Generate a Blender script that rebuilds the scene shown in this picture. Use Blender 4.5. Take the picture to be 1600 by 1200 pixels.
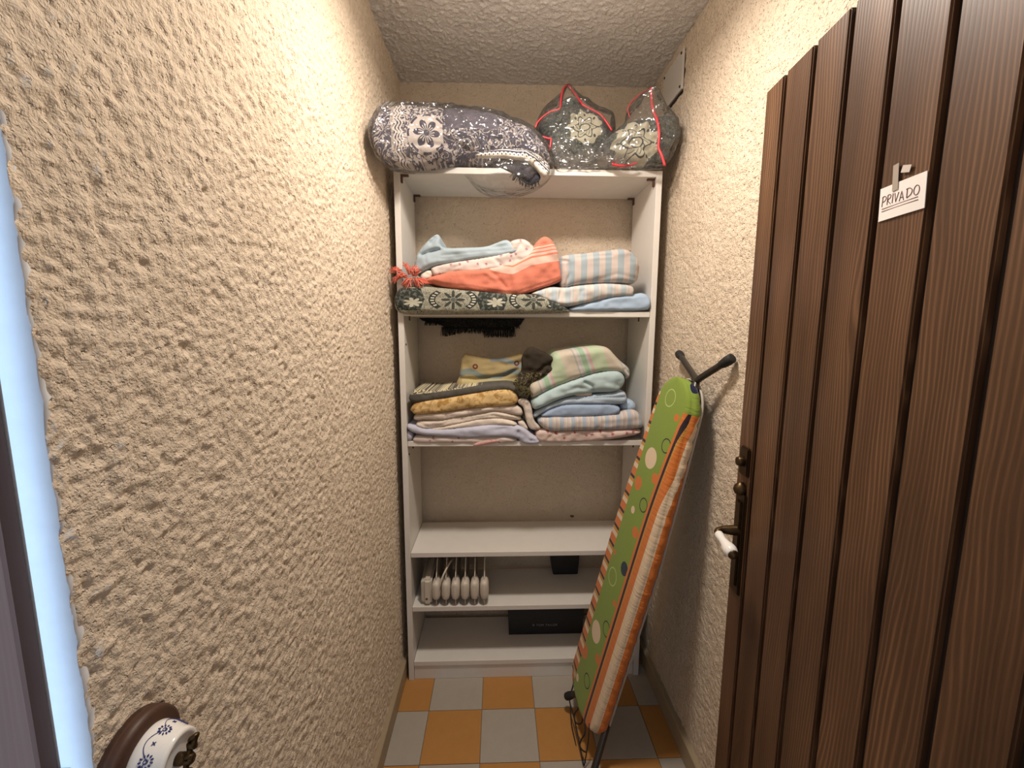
import bpy, bmesh, math, random
import numpy as np
from mathutils import Vector, Matrix
from mathutils.geometry import delaunay_2d_cdt

# ------------------------------------------------------------------ reset
for o in list(bpy.data.objects):
    bpy.data.objects.remove(o, do_unlink=True)
scene = bpy.context.scene
col = scene.collection

# ------------------------------------------------------------------ camera
FPX, PITCH, YAW, ROLL = 660.0, 0.1322, 0.0339, 0.0046
CAM = np.array([0.3447, 0.0, 1.3598])
FWD = np.array([math.sin(YAW) * math.cos(PITCH), math.cos(YAW) * math.cos(PITCH), -math.sin(PITCH)])
_r = np.array([math.cos(YAW), -math.sin(YAW), 0.0])
_u = np.cross(_r, FWD)
RIGHT = _r * math.cos(ROLL) + _u * math.sin(ROLL)
UP = -_r * math.sin(ROLL) + _u * math.cos(ROLL)
cd = bpy.data.cameras.new('camera')
cam = bpy.data.objects.new('camera', cd)
col.objects.link(cam)
cd.sensor_width = 36.0
cd.lens = FPX / 1600.0 * 36.0
cd.clip_start = 0.01
m = Matrix.Identity(4)
for i in range(3):
    m[i][0] = RIGHT[i]; m[i][1] = UP[i]; m[i][2] = -FWD[i]; m[i][3] = CAM[i]
cam.matrix_world = m
scene.camera = cam

# ------------------------------------------------------------------ world, lights, exposure
w = bpy.data.worlds.new('world'); scene.world = w
w.use_nodes = True
w.node_tree.nodes['Background'].inputs[0].default_value = (0.90, 0.93, 1.0, 1)
w.node_tree.nodes['Background'].inputs[1].default_value = 0.34

# ceiling lamp of the closet, just above the frame: a bulb under a shallow diffusing bowl
LAMP = (0.44, 0.95, 2.17)
ld = bpy.data.lights.new('ceiling_lamp_bowl', 'AREA')
ld.shape = 'DISK'; ld.size = 0.17
ld.energy = 10.6; ld.color = (1.0, 0.893, 0.785)
lo = bpy.data.objects.new('ceiling_lamp_bowl', ld); col.objects.link(lo)
lo.location = LAMP
bd = bpy.data.lights.new('ceiling_lamp_bulb', 'POINT')
bd.energy = 2.6; bd.color = (1.0, 0.893, 0.785); bd.shadow_soft_size = 0.06
bo = bpy.data.objects.new('ceiling_lamp_bulb', bd); col.objects.link(bo)
bo.location = (LAMP[0], LAMP[1], LAMP[2] - 0.02)

hd = bpy.data.lights.new('hall_daylight', 'AREA')
hd.shape = 'RECTANGLE'; hd.size = 0.08; hd.size_y = 1.9
hd.energy = 0.54; hd.color = (0.42, 0.66, 1.0); hd.spread = math.radians(2)
ho = bpy.data.objects.new('hall_daylight', hd); col.objects.link(ho)
ho.location = (-0.064, -1.2, 1.15)
ho.rotation_euler = (Vector((-0.069, 0.35, 1.15)) - Vector(ho.location)).to_track_quat('-Z', 'Y').to_euler()

vs = scene.view_settings
vs.view_transform = 'Standard'; vs.look = 'None'; vs.gamma = 1.0
vs.use_curve_mapping = False
vs.exposure = 0.34

# ------------------------------------------------------------------ pixel helpers (1600x1200 frame)
def ray(u, v):
    return FWD + RIGHT * ((u - 800) / FPX) - UP * ((v - 600) / FPX)
def atY(u, v, Y):
    d = ray(u, v); return CAM + d * (Y / d[1])
def atX(u, v, X):
    d = ray(u, v); return CAM + d * ((X - CAM[0]) / d[0])
def atZ(u, v, Z):
    d = ray(u, v); return CAM + d * ((Z - CAM[2]) / d[2])

# ------------------------------------------------------------------ numpy noise
def vnoise(U, V, scale, seed):
    rng = np.random.RandomState(seed)
    G = rng.rand(256, 256)
    x = U / scale + 31.7; y = V / scale + 17.3
    xi = np.floor(x).astype(int); yi = np.floor(y).astype(int)
    fx = x - xi; fy = y - yi
    fx = fx * fx * (3 - 2 * fx); fy = fy * fy * (3 - 2 * fy)
    a = G[xi % 256, yi % 256]; b = G[(xi + 1) % 256, yi % 256]
    c = G[xi % 256, (yi + 1) % 256]; d = G[(xi + 1) % 256, (yi + 1) % 256]
    return (a * (1 - fx) + b * fx) * (1 - fy) + (c * (1 - fx) + d * fx) * fy - 0.5

# ------------------------------------------------------------------ node helpers
class E:
    """a socket with arithmetic"""
    def __init__(s, nt, sock): s.nt = nt; s.s = sock
    def _op(s, op, *a, clamp=False):
        n = s.nt.nodes.new('ShaderNodeMath'); n.operation = op; n.use_clamp = clamp
        for i, x in enumerate((s,) + a):
            if isinstance(x, E): s.nt.links.new(x.s, n.inputs[i])
            else: n.inputs[i].default_value = float(x)
        return E(s.nt, n.outputs[0])
    def __add__(s, o): return s._op('ADD', o)
    __radd__ = __add__
    def __mul__(s, o): return s._op('MULTIPLY', o)
    __rmul__ = __mul__
    def __sub__(s, o): return s._op('SUBTRACT', o)
    def __rsub__(s, o): return (s * -1) + o
    def __truediv__(s, o): return s._op('DIVIDE', o)
    def lt(s, o): return s._op('LESS_THAN', o)
    def gt(s, o): return s._op('GREATER_THAN', o)
    def mn(s, o): return s._op('MINIMUM', o)
    def mx(s, o): return s._op('MAXIMUM', o)
    def mod(s, o): return s._op('FLOORED_MODULO', o)
    def floor(s): return s._op('FLOOR')
    def abs(s): return s._op('ABSOLUTE')
    def sqrt(s): return s._op('SQRT')
    def cos(s): return s._op('COSINE')
    def sin(s): return s._op('SINE')
    def atan2(s, o): return s._op('ARCTAN2', o)
    def pow(s, o): return s._op('POWER', o)
    def clamp(s): return s._op('ADD', 0.0, clamp=True)

class Mat:
    def __init__(s, name, rough=0.6, metal=0.0, spec=0.5):
        s.m = bpy.data.materials.new(name); s.m.use_nodes = True
        s.nt = s.m.node_tree
        s.b = s.nt.nodes['Principled BSDF']
        s.b.inputs['Roughness'].default_value = rough
        s.b.inputs['Metallic'].default_value = metal
        s.b.inputs['Specular IOR Level'].default_value = spec
    def node(s, t): return s.nt.nodes.new(t)
    def link(s, a, b): s.nt.links.new(a.s if isinstance(a, E) else a, b)
    def coord(s, kind='UV'):
        n = s.node('ShaderNodeTexCoord'); return n.outputs[kind]
    def xyz(s, vec):
        n = s.node('ShaderNodeSeparateXYZ'); s.link(vec, n.inputs[0])
        return tuple(E(s.nt, n.outputs[i]) for i in range(3))
    def vec(s, x, y, z=0.0):
        n = s.node('ShaderNodeCombineXYZ')
        for i, q in enumerate((x, y, z)):
            if isinstance(q, E): s.link(q, n.inputs[i])
            else: n.inputs[i].default_value = q
        return n.outputs[0]
    def noise(s, vec, scale, detail=3, rough=0.5, dist=0.0):
        n = s.node('ShaderNodeTexNoise'); s.link(vec, n.inputs['Vector'])
        n.inputs['Scale'].default_value = scale; n.inputs['Detail'].default_value = detail
        n.inputs['Roughness'].default_value = rough; n.inputs['Distortion'].default_value = dist
        return E(s.nt, n.outputs[0])
    def voronoi(s, vec, scale, feature='F1', rnd=1.0):
        n = s.node('ShaderNodeTexVoronoi'); n.feature = feature; s.link(vec, n.inputs['Vector'])
        n.inputs['Scale'].default_value = scale; n.inputs['Randomness'].default_value = rnd
        return E(s.nt, n.outputs['Distance']), n
    def wave(s, vec, scale, dist=2.0, detail=2, dscale=1.0, direction='X'):
        n = s.node('ShaderNodeTexWave'); s.link(vec, n.inputs['Vector']); n.bands_direction = direction
        n.inputs['Scale'].default_value = scale; n.inputs['Distortion'].default_value = dist
        n.inputs['Detail'].default_value = detail; n.inputs['Detail Scale'].default_value = dscale
        return E(s.nt, n.outputs['Fac'])
    def mapping(s, vec, scale=(1, 1, 1), rot=(0, 0, 0), loc=(0, 0, 0)):
        n = s.node('ShaderNodeMapping'); s.link(vec, n.inputs[0])
        n.inputs['Scale'].default_value = scale; n.inputs['Rotation'].default_value = rot
        n.inputs['Location'].default_value = loc
        return n.outputs[0]
    def mix(s, fac, a, b):
        n = s.node('ShaderNodeMix'); n.data_type = 'RGBA'
        if isinstance(fac, E): s.link(fac, n.inputs[0])
        else: n.inputs[0].default_value = fac
        for q, i in ((a, 6), (b, 7)):
            if isinstance(q, tuple): n.inputs[i].default_value = q + (1.0,) if len(q) == 3 else q
            else: s.link(q, n.inputs[i])
        return n.outputs[2]
    def ramp(s, fac, stops):
        n = s.node('ShaderNodeValToRGB'); s.link(fac, n.inputs[0])
        el = n.color_ramp.elements
        while len(el) > 1: el.remove(el[-1])
        el[0].position = stops[0][0]; el[0].color = stops[0][1] + (1.0,)
        for p, c in stops[1:]:
            e = el.new(p); e.color = c + (1.0,)
        return n.outputs[0]
    def color(s, c):
        if isinstance(c, tuple): s.b.inputs['Base Color'].default_value = c + (1.0,)
        else: s.link(c, s.b.inputs['Base Color'])
    def bump(s, h, strength=0.3, dist=0.002):
        n = s.node('ShaderNodeBump'); s.link(h, n.inputs['Height'])
        n.inputs['Strength'].default_value = strength; n.inputs['Distance'].default_value = dist
        s.link(n.outputs[0], s.b.inputs['Normal'])

def srgb(r, g, b):
    f = lambda c: ((c / 255 + 0.055) / 1.055) ** 2.4 if c > 10 else c / 255 / 12.92
    return (f(r), f(g), f(b))

def plain(name, c, rough=0.6, metal=0.0, spec=0.5, bumpscale=None, bstr=0.2):
    M = Mat(name, rough, metal, spec); M.color(c)
    if bumpscale:
        M.bump(M.noise(M.coord('Object'), bumpscale, 3), bstr, 0.001)
    return M.m

# ------------------------------------------------------------------ object helpers
def tag(o, label=None, cat=None, group=None, kind=None):
    if label: o['label'] = label
    if cat: o['category'] = cat
    if group: o['group'] = group
    if kind: o['kind'] = kind
    return o

def empty(name, loc=(0, 0, 0), rz=0.0):
    o = bpy.data.objects.new(name, None); col.objects.link(o)
    o.location = loc; o.rotation_euler = (0, 0, rz); o.empty_display_size = 0.05
    return o

def wloc(o):
    p = np.zeros(3)
    while o is not None:
        p = p + np.array(o.location); o = o.parent
    return p

def mesh(name, verts, faces, mat, parent=None, smooth=True, uvs=None, local=False, loc=None):
    """verts are world coordinates unless local=True"""
    V = np.asarray(verts, float)
    off = np.zeros(3)
    if not local:
        if parent is not None: off = wloc(parent)
        if loc is not None: off = off + np.array(loc) - (wloc(parent) if parent is not None else 0)
    V = V - off
    me = bpy.data.meshes.new(name)
    me.from_pydata(V.tolist(), [], faces if isinstance(faces, list) else faces.tolist())
    if smooth: me.polygons.foreach_set('use_smooth', [True] * len(me.polygons))
    if uvs is not None:
        uv = me.uv_layers.new(name='UVMap')
        li = np.zeros(len(me.loops), int); me.loops.foreach_get('vertex_index', li)
        uv.data.foreach_set('uv', np.asarray(uvs, float)[li].ravel())
    me.materials.append(mat); me.update()
    o = bpy.data.objects.new(name, me); col.objects.link(o)
    o.parent = parent
    if not local and loc is not None:
        o.location = np.array(loc) - (wloc(parent) if parent is not None else 0)
    return o

def bm_mesh(name, bm, mat, parent=None, smooth=False):
    me = bpy.data.meshes.new(name); bm.to_mesh(me); bm.free()
    if smooth: me.polygons.foreach_set('use_smooth', [True] * len(me.polygons))
    me.materials.append(mat)
    o = bpy.data.objects.new(name, me); col.objects.link(o); o.parent = parent
    return o

def box(name, lo_, hi_, mat, parent=None, bevel=0.001, local=False, seg=1):
    """axis-aligned box in world coordinates (or in the parent's frame)"""
    lo_ = np.array(lo_, float); hi_ = np.array(hi_, float)
    c = (lo_ + hi_) / 2; s = hi_ - lo_
    bm = bmesh.new(); bmesh.ops.create_cube(bm, size=1.0)
    for v in bm.verts: v.co = Vector((v.co.x * s[0], v.co.y * s[1], v.co.z * s[2]))
    if bevel > 0:
        bmesh.ops.bevel(bm, geom=list(bm.edges), offset=bevel, segments=seg, affect='EDGES')
    o = bm_mesh(name, bm, mat, parent)
    o.location = c - (wloc(parent) if (parent is not None and not local) else 0)
    return o

def tube_data(pts, rad, n=10, flat=1.0):
    P = np.array(pts, float); k = len(P)
    r = np.full(k, rad) if np.isscalar(rad) else np.array(rad, float)
    T = np.gradient(P, axis=0); T /= np.linalg.norm(T, axis=1)[:, None] + 1e-12
    ref = np.array([0, 0, 1.0]) if abs(T[0][2]) < 0.9 else np.array([0, 1.0, 0])
    N = np.cross(T[0], ref); N /= np.linalg.norm(N)
    V = []; F = []
    for i in range(k):
        N = N - T[i] * (N @ T[i]); N /= np.linalg.norm(N); B = np.cross(T[i], N)
        for j in range(n):
            a = 2 * math.pi * j / n
            V.append(P[i] + r[i] * (math.cos(a) * N + flat * math.sin(a) * B))
    for i in range(k - 1):
        for j in range(n):
            j2 = (j + 1) % n
            F.append([i * n + j, i * n + j2, (i + 1) * n + j2, (i + 1) * n + j])
    F.append(list(range(n))[::-1]); F.append([(k - 1) * n + j for j in range(n)])
    return V, F

def smooth_path(pts, sub=6):
    P = [np.array(p, float) for p in pts]; out = []
    for i in range(len(P) - 1):
        p0 = P[max(i - 1, 0)]; p1 = P[i]; p2 = P[i + 1]; p3 = P[min(i + 2, len(P) - 1)]
        for s in range(sub):
            t = s / sub
            out.append(0.5 * ((2 * p1) + (-p0 + p2) * t + (2 * p0 - 5 * p1 + 4 * p2 - p3) * t * t + (-p0 + 3 * p1 - 3 * p2 + p3) * t ** 3))
    out.append(P[-1]); return out

def tube(name, pts, rad, mat, parent=None, n=10, local=False, flat=1.0):
    V, F = tube_data(pts, rad, n, flat)
    return mesh(name, V, F, mat, parent, True, local=local)

def lathe(name, prof, p0, axis, mat, parent=None, n=32, local=False):
    """prof = [(t along axis, radius)]"""
    A = np.array(axis, float); A /= np.linalg.norm(A)
    ref = np.array([0, 0, 1.0]) if abs(A[2]) < 0.9 else np.array([1.0, 0, 0])
    N = np.cross(A, ref); N /= np.linalg.norm(N); B = np.cross(A, N)
    V = []; F = []; k = len(prof)
    for t, r in prof:
        for j in range(n):
            a = 2 * math.pi * j / n
            V.append(np.array(p0) + A * t + r * (math.cos(a) * N + math.sin(a) * B))
    for i in range(k - 1):
        for j in range(n):
            j2 = (j + 1) % n
            F.append([i * n + j, i * n + j2, (i + 1) * n + j2, (i + 1) * n + j])
    F.append(list(range(n))[::-1]); F.append([(k - 1) * n + j for j in range(n)])
    return mesh(name, V, F, mat, parent, True, local=local)

def join_data(parts):
    V = []; F = []
    for v, f in parts:
        b = len(V); V += list(v); F += [[i + b for i in q] for q in f]
    return V, F

# ------------------------------------------------------------------ palette of plain materials
random.seed(4)
def stucco_mat(name, c1, c2, fine=260, bs=0.35, coarse=0.0):
    M = Mat(name, 0.95, 0, 0.10)
    co = M.coord('Object')
    n = M.noise(co, 9, 4); n2 = M.noise(co, 90, 3)
    M.color(M.mix(((n * 0.6 + n2 * 0.4) - 0.35)._op('MULTIPLY', 3.0, clamp=True), c1, c2))
    hgt = M.noise(co, fine, 3, 0.55)
    if coarse:
        pits = (M.noise(co, fine * 1.25, 2) - 0.60).mx(0.0) * -5.0
        hgt = hgt + pits + M.noise(co, fine * 2.6, 2) * 0.45
    M.bump(hgt, bs, 0.002 + coarse)
    return M.m
m_wall = stucco_mat('cream_stucco', (0.655, 0.542, 0.412), (0.72, 0.605, 0.472), 150, 0.9, 0.0012)
m_wallr = stucco_mat('cream_stucco_fine', (0.655, 0.542, 0.412), (0.72, 0.605, 0.472), 125, 1.0, 0.0030)
m_ceil = stucco_mat('grey_white_stucco', (0.70, 0.675, 0.65), (0.78, 0.755, 0.73), 190, 0.9, 0.001)
m_plaster = stucco_mat('smooth_white_plaster', (0.78, 0.79, 0.80), (0.84, 0.85, 0.86), 60, 0.1)
m_base = plain('skirting_tile', (0.36, 0.28, 0.18), 0.55, bumpscale=60)

# ------------------------------------------------------------------ room shell
XL, XR, YB, ZC = -0.028, 0.948, 1.762, 2.29
YE = 0.351                                    # near end of the left wall

def stucco_wall(name, org, eu, ev, nrm, lu, lv, step, hfun, mat):
    nu = int(lu / step) + 1; nv = int(lv / step) + 1
    u = np.linspace(0, lu, nu); v = np.linspace(0, lv, nv)
    U, Vv = np.meshgrid(u, v, indexing='ij')
    H = hfun(U, Vv)
    P = np.array(org)[None, None] + U[..., None] * np.array(eu) + Vv[..., None] * np.array(ev) + H[..., None] * np.array(nrm)
    idx = np.arange(nu * nv).reshape(nu, nv)
    F = np.stack([idx[:-1, :-1], idx[1:, :-1], idx[1:, 1:], idx[:-1, 1:]], -1).reshape(-1, 4)
    me = bpy.data.meshes.new(name)
    nF = len(F)
    me.vertices.add(nu * nv); me.vertices.foreach_set('co', P.reshape(-1))
    me.loops.add(nF * 4); me.loops.foreach_set('vertex_index', F.reshape(-1).astype(np.int32))
    me.polygons.add(nF); me.polygons.foreach_set('loop_start', np.arange(0, nF * 4, 4, dtype=np.int32))
    me.polygons.foreach_set('use_smooth', np.ones(nF, bool))
    me.materials.append(mat)
    me.update(calc_edges=True); me.validate()
    o = bpy.data.objects.new(name, me); col.objects.link(o)
    return tag(o, kind='structure')

def h_coarse(amp, seed):
    def f(U, V):
        W = vnoise(U, V, 0.04, seed + 9) * 0.010; W2 = vnoise(U, V, 0.035, seed + 8) * 0.010
        a = vnoise(U + W, V + W2, 0.026, seed)
        b = vnoise(U + W, V * 1.15 + W2, 0.0110, seed + 1)
        c = vnoise(U, V, 0.0072, seed + 2)
        d = vnoise(U, V, 0.0050, seed + 3)
        h = 0.22 * a + 0.55 * b + 0.95 * c + 0.55 * d
        pit = np.clip(vnoise(U + W2, V, 0.013, seed + 5) - 0.24, 0, 1) * 3.2
        pit2 = np.clip(vnoise(U, V + W, 0.022, seed + 6) - 0.34, 0, 1) * 4.0
        return amp * (h - pit * 0.8 - pit2 * 0.6)
    return f
def h_fine(amp, seed, s=1.0):
    def f(U, V):
        b = vnoise(U, V, 0.016 * s, seed + 1)
        c = vnoise(U, V, 0.0085 * s, seed + 2)
        pit = np.clip(vnoise(U, V, 0.0095 * s, seed + 5) - 0.24, 0, 1) * 3.0
        return amp * (0.35 * b + 0.85 * c - pit * 0.9)
    return f
def h_blob(amp, seed):
    def f(U, V):
        b = np.abs(vnoise(U, V, 0.013, seed + 1)) * 2
        c = np.clip(vnoise(U, V, 0.0085, seed + 2) - 0.02, 0, 1) * 2.0
        d = vnoise(U, V, 0.0065, seed + 3)
        return -amp * (0.25 * b + 0.9 * c + 0.55 * d)
    return f

o = stucco_wall('wall_left', (XL, YE, 0), (0, 1, 0), (0, 0, 1), (1, 0, 0), YB - YE + 0.02, ZC, 0.0028, h_coarse(0.0037, 11), m_wall)
tag(o, 'coarse cream stucco wall running along the left side')
# plaster end face of the left wall, towards the doorway
def ragged_end():
    zs = np.arange(0, 2.30, 0.006)
    V = []; F = []
    e = vnoise(zs, zs * 0, 0.03, 77) * 0.0022 + vnoise(zs, zs * 0, 0.012, 78) * 0.0022
    for z, q in zip(zs, e):
        V.append((XL - 0.045, YE, z)); V.append((XL + q + 0.0012, YE, z)); V.append((XL + q - 0.003, YE + 0.012, z))
    for i in range(len(zs) - 1):
        for k in range(2):
            a = i * 3 + k
            F.append([a, a + 1, a + 4, a + 3])
    return V, F
V, F = ragged_end()
mesh('plaster_end', V, F, m_plaster, bpy.data.objects['wall_left'], smooth=True)

o = stucco_wall('wall_right', (XR, 0.02, 0), (0, 1, 0), (0, 0, 1), (-1, 0, 0), YB, ZC, 0.0048, h_fine(0.0042, 31), m_wallr)
tag(o, 'cream stucco wall on the right behind the open door')
o = stucco_wall('wall_back', (XL - 0.01, YB, 0), (1, 0, 0), (0, 0, 1), (0, -1, 0), XR - XL + 0.02, ZC, 0.006, h_fine(0.0030, 51, 1.6), m_wall)
tag(o, 'cream stucco wall behind the bookcase')
o = stucco_wall('ceiling', (XL - 0.01, 0.0, ZC), (1, 0, 0), (0, 1, 0), (0, 0, 1), XR - XL + 0.02, YB + 0.01, 0.0037, h_blob(0.0046, 71), m_ceil)
tag(o, 'grey white lumpy stucco ceiling')

_c = atY(894, 807, YB - 0.003)
_rg = random.Random(3); _V = [tuple(_c + np.array([0, -0.0015, 0]))]; _F = []
for _k in range(9):
    _a = 2 * math.pi * _k / 9; _q = _rg.uniform(0.5, 1.0)
    _V.append((_c[0] + 0.014 * _q * math.cos(_a), _c[1] + 0.002, _c[2] + 0.008 * _q * math.sin(_a)))
for _k in range(9): _F.append([0, 1 + _k, 1 + (_k + 1) % 9])
_o = mesh('plaster_chip', _V, _F, plain('dark_plaster', (0.12, 0.085, 0.05), 0.9), bpy.data.objects['wall_back'], False); tag(_o, 'small dark chip in the plaster')

# front wall around the doorway (behind the camera plane)
def wall_front():
    r = empty('wall_front', (0, -0.1, 0)); tag(r, 'plastered wall around the doorway', kind='structure')
    box('wall_panel', (0.84, -0.12, 0), (XR + 0.14, 0.02, ZC), m_plaster, r, 0)
    box('wall_panel', (-0.02, -0.12, 1.87), (0.84, 0.02, ZC), m_plaster, r, 0)
wall_front()

# floor slab and tiles
M = Mat('grout', 0.9); M.color((0.20, 0.17, 0.13)); m_grout = M.m
fl = box('floor', (-0.7, -1.2, -0.06), (1.1, YB, -0.004), m_grout, None, 0)
tag(fl, 'orange and grey chequered tile floor', kind='structure')
def tile_mat(name, c1, c2):
    M = Mat(name, 0.45, 0, 0.35)
    co = M.coord('Object'); oi = M.node('ShaderNodeObjectInfo')
    n = M.noise(co, 24, 5, 0.6); sp = M.noise(co, 330, 2)
    c = M.mix(n, c1, c2)
    c = M.mix((sp - 0.66)._op('MULTIPLY', 9.0, clamp=True) * 0.55, c, (c1[0] * 0.45, c1[1] * 0.4, c1[2] * 0.35))
    M.color(c); M.bump(n, 0.05, 0.001)
    return M.m
m_torange = tile_mat('orange_tile', (0.48, 0.235, 0.070), (0.415, 0.195, 0.052))
m_tgrey = tile_mat('pale_grey_tile', (0.415, 0.37, 0.315), (0.36, 0.32, 0.27))
TS = 0.1895
tile_cache = {}
for i in range(-5, 6):
    for j in range(-13, 4):
        x0 = 0.0985 + i * TS; y0 = 1.3535 + j * TS
        x1, y1 = x0 + TS, y0 + TS
        g = 0.0009
        x0 += g; y0 += g; x1 -= g; y1 -= g
        x0 = max(x0, XL if y0 > YE - 0.3 else -0.69); x1 = min(x1, XR if y0 > 0 else 1.09); y1 = min(y1, YB - 0.002)
        if x1 - x0 < 0.004 or y1 - y0 < 0.004 or y0 < -1.15: continue
        mt = m_tgrey if (i + j) % 2 == 0 else m_torange
        key = (round(x1 - x0, 4), round(y1 - y0, 4), mt.name)
        if key not in tile_cache:
            t = box('tile', (x0, y0, -0.012), (x1, y1, 0), mt, fl, 0.0009)
            tile_cache[key] = t.data
        else:
            t = bpy.data.objects.new('tile', tile_cache[key]); col.objects.link(t); t.parent = fl
            t.location = np.array(((x0 + x1) / 2, (y0 + y1) / 2, -0.006)) - wloc(fl)

o = box('baseboard_left', (XL - 0.01, YE + 0.004, 0), (XL + 0.017, YB, 0.072), m_base, None, 0.002); tag(o, 'brownish tile skirting along the left wall', kind='structure')
o = box('baseboard_right', (XR - 0.017, 0.06, 0), (XR + 0.01, YB, 0.072), m_base, None, 0.002); tag(o, 'brownish tile skirting along the right wall', kind='structure')

# ------------------------------------------------------------------ wood
def wood_mat(name, dark, mid, light, rough=0.42, rnd=True, spec=0.4):
    M = Mat(name, rough, 0, spec)
    co = M.coord('Object'); oi = M.node('ShaderNodeObjectInfo')
    x, y, z = M.xyz(co); rn = E(M.nt, oi.outputs['Random'])
    off = rn * 37.3
    # knots bend the grain lines
    kd, kn = M.voronoi(M.vec(x * 9.0 + off, 0.0, z * 1.35 + off), 1.0)
    bend = (0.42 - kd).mx(0.0)
    warp = M.noise(M.vec(x * 5.0 + off, 0.0, z * 1.1 + off), 1.0, 3) - 0.5
    ph = (x * 1.0 + warp * 0.10 + bend * bend * 0.16) * (980.0)
    lines = (ph + M.noise(M.vec(x * 60 + off, 0.0, z * 3.0), 1.0, 2) * 5.0).sin() * 0.5 + 0.5
    late = lines.pow(2.2)
    amt = M.noise(M.vec(x * 11 + off, 0.0, z * 1.6 + off), 1.0, 2)
    fine = M.noise(M.vec(x * 420 + off, y * 420, z * 9 + off), 1.0, 3)
    broad = M.noise(M.vec(x * 16 + off, y * 14, z * 1.7 + off), 1.0, 4)
    f = (late * (amt * 1.1 - 0.25).mx(0.0) + fine * 0.42 + broad * 0.95 - 0.38).clamp()
    c = M.ramp(f, [(0.0, dark), (0.42, mid), (1.0, light)])
    c = M.mix((0.10 - kd)._op('MULTIPLY', 12.0, clamp=True) * 0.7, c, (dark[0] * 0.6, dark[1] * 0.55, dark[2] * 0.5))
    c = M.mix(rn * 0.30, c, dark)
    M.color(c)
    M.bump(late * 0.6 + fine * 0.5, 0.14, 0.001)
    return M.m
m_door = wood_mat('stained_pine', (0.036, 0.0165, 0.008), (0.105, 0.051, 0.024), (0.25, 0.130, 0.064))
m_doorback = plain('door_backing', (0.018, 0.008, 0.004), 0.6)
m_jamb = wood_mat('dark_frame_wood', (0.125, 0.072, 0.055), (0.145, 0.085, 0.066), (0.17, 0.105, 0.084), 0.75, True, 0.1)
m_brass = plain('aged_brass', (0.085, 0.055, 0.026), 0.38, 0.9)
m_porc = plain('white_porcelain', (0.82, 0.80, 0.76), 0.12, 0, 0.6)

tr = empty('trim_1', (XL - 0.1, 0.1, 0)); tag(tr, 'dark wooden door jamb at the left edge', kind='structure')
box('jamb_board', (-0.40, YE - 0.017, 0), (-0.0555, YE - 0.001, ZC), m_jamb, tr, 0.002)
box('strike_plate', (-0.058, YE - 0.006, 0.900), (-0.046, YE - 0.0005, 0.958), m_brass, tr, 0.001)
tr2 = empty('trim_2', (0.82, 0, 0)); tag(tr2, 'dark wooden door jamb on the hinge side', kind='structure')
box('jamb_board', (0.80, -0.12, 0), (0.84, 0.03, 1.87), m_jamb, tr2, 0.003)

# ------------------------------------------------------------------ door
DA = math.radians(5.0)
DP = np.array([0.854, 0.85, 0.0])
D_d = np.array([-math.sin(DA), -math.cos(DA), 0]); D_n = np.array([-math.cos(DA), math.sin(DA), 0])
door = empty('door_1', DP, math.atan2(D_d[1], D_d[0])); tag(door, 'open dark brown plank door on the right', kind='structure')
DW, DZ0, DZ1 = 0.83, 0.012, 1.805
box('backing_panel', (0.002, 0.008, DZ0), (DW, 0.040, DZ1 - 0.004), m_doorback, door, 0.001, local=True)
edges = [0.0, 0.0615] + [0.0615 + 0.0796 * k for k in range(1, 10)] + [DW]
edges = [e for e in edges if e <= DW]
plank_me = {}
for k in range(len(edges) - 1):
    a, b = edges[k], edges[k + 1]
    a2 = a + (0.0050 if k else 0); b2 = b - 0.0050
    if b2 - a2 < 0.01: continue
    key = round(b2 - a2, 4)
    if key not in plank_me:
        p = box('plank', (a2, 0.0, DZ0), (b2, 0.014, DZ1), m_door, door, 0.0022, local=True, seg=2)
        plank_me[key] = p.data
    else:
        p = bpy.data.objects.new('plank', plank_me[key]); col.objects.link(p); p.parent = door
        p.location = ((a2 + b2) / 2, 0.007, (DZ0 + DZ1) / 2)
# lock escutcheon
lk = box('lock_plate', (0.016, -0.006, 1.062), (0.050, 0.002, 1.122), m_brass, door, 0.003, local=True, seg=2); tag(lk, 'aged brass lock escutcheon')
lathe('lock_cylinder', [(0, 0.010), (0.012, 0.010), (0.016, 0.0085), (0.016, 0.004)], (0, 0, 0), (0, -1, 0), m_brass, lk, 20, local=True)
# long handle plate with lever
hp = empty('lever_handle', (0.031, 0, 0.91)); hp.parent = door; hp.location = (0.031, 0, 0.922)
box('handle_plate', (-0.019, -0.005, -0.118), (0.019, 0.002, 0.105), m_brass, hp, 0.003, local=True, seg=2)
box('handle_plate_rib', (-0.011, -0.009, -0.100), (0.011, -0.004, 0.085), m_brass, hp, 0.002, local=True, seg=2)
lathe('handle_finial', [(0, 0.004), (0.004, 0.012), (0.012, 0.015), (0.02, 0.012), (0.026, 0.005), (0.028, 0.001)], (0, -0.004, 0.098), (0, -0.10, 1), m_brass, hp, 16, local=True)
tube('lever_neck', smooth_path([(0, 0, 0.02), (0, -0.018, 0.02), (-0.001, -0.033, 0.020), (0.002, -0.045, 0.018), (0.009, -0.048, 0.014)], 6), [0.0125 - 0.005 * min(1, i / 14) for i in range(25)], m_brass, hp, 14, local=True)
gd = np.array([0.97, 0.06, -0.20])
g0 = (0.007, -0.048, 0.016)
lathe('porcelain_grip', [(0, 0.006), (0.003, 0.0085), (0.010, 0.0090), (0.022, 0.0078), (0.034, 0.0098), (0.045, 0.0128), (0.053, 0.0134), (0.060, 0.0115), (0.064, 0.009)], g0, gd, m_porc, hp, 24, local=True)
gp = np.array(g0) + gd / np.linalg.norm(gd) * 0.062
lathe('grip_cap', [(0, 0.0098), (0.003, 0.0098), (0.005, 0.0065), (0.008, 0.005), (0.010, 0.002)], gp, gd, m_brass, hp, 20, local=True)

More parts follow.
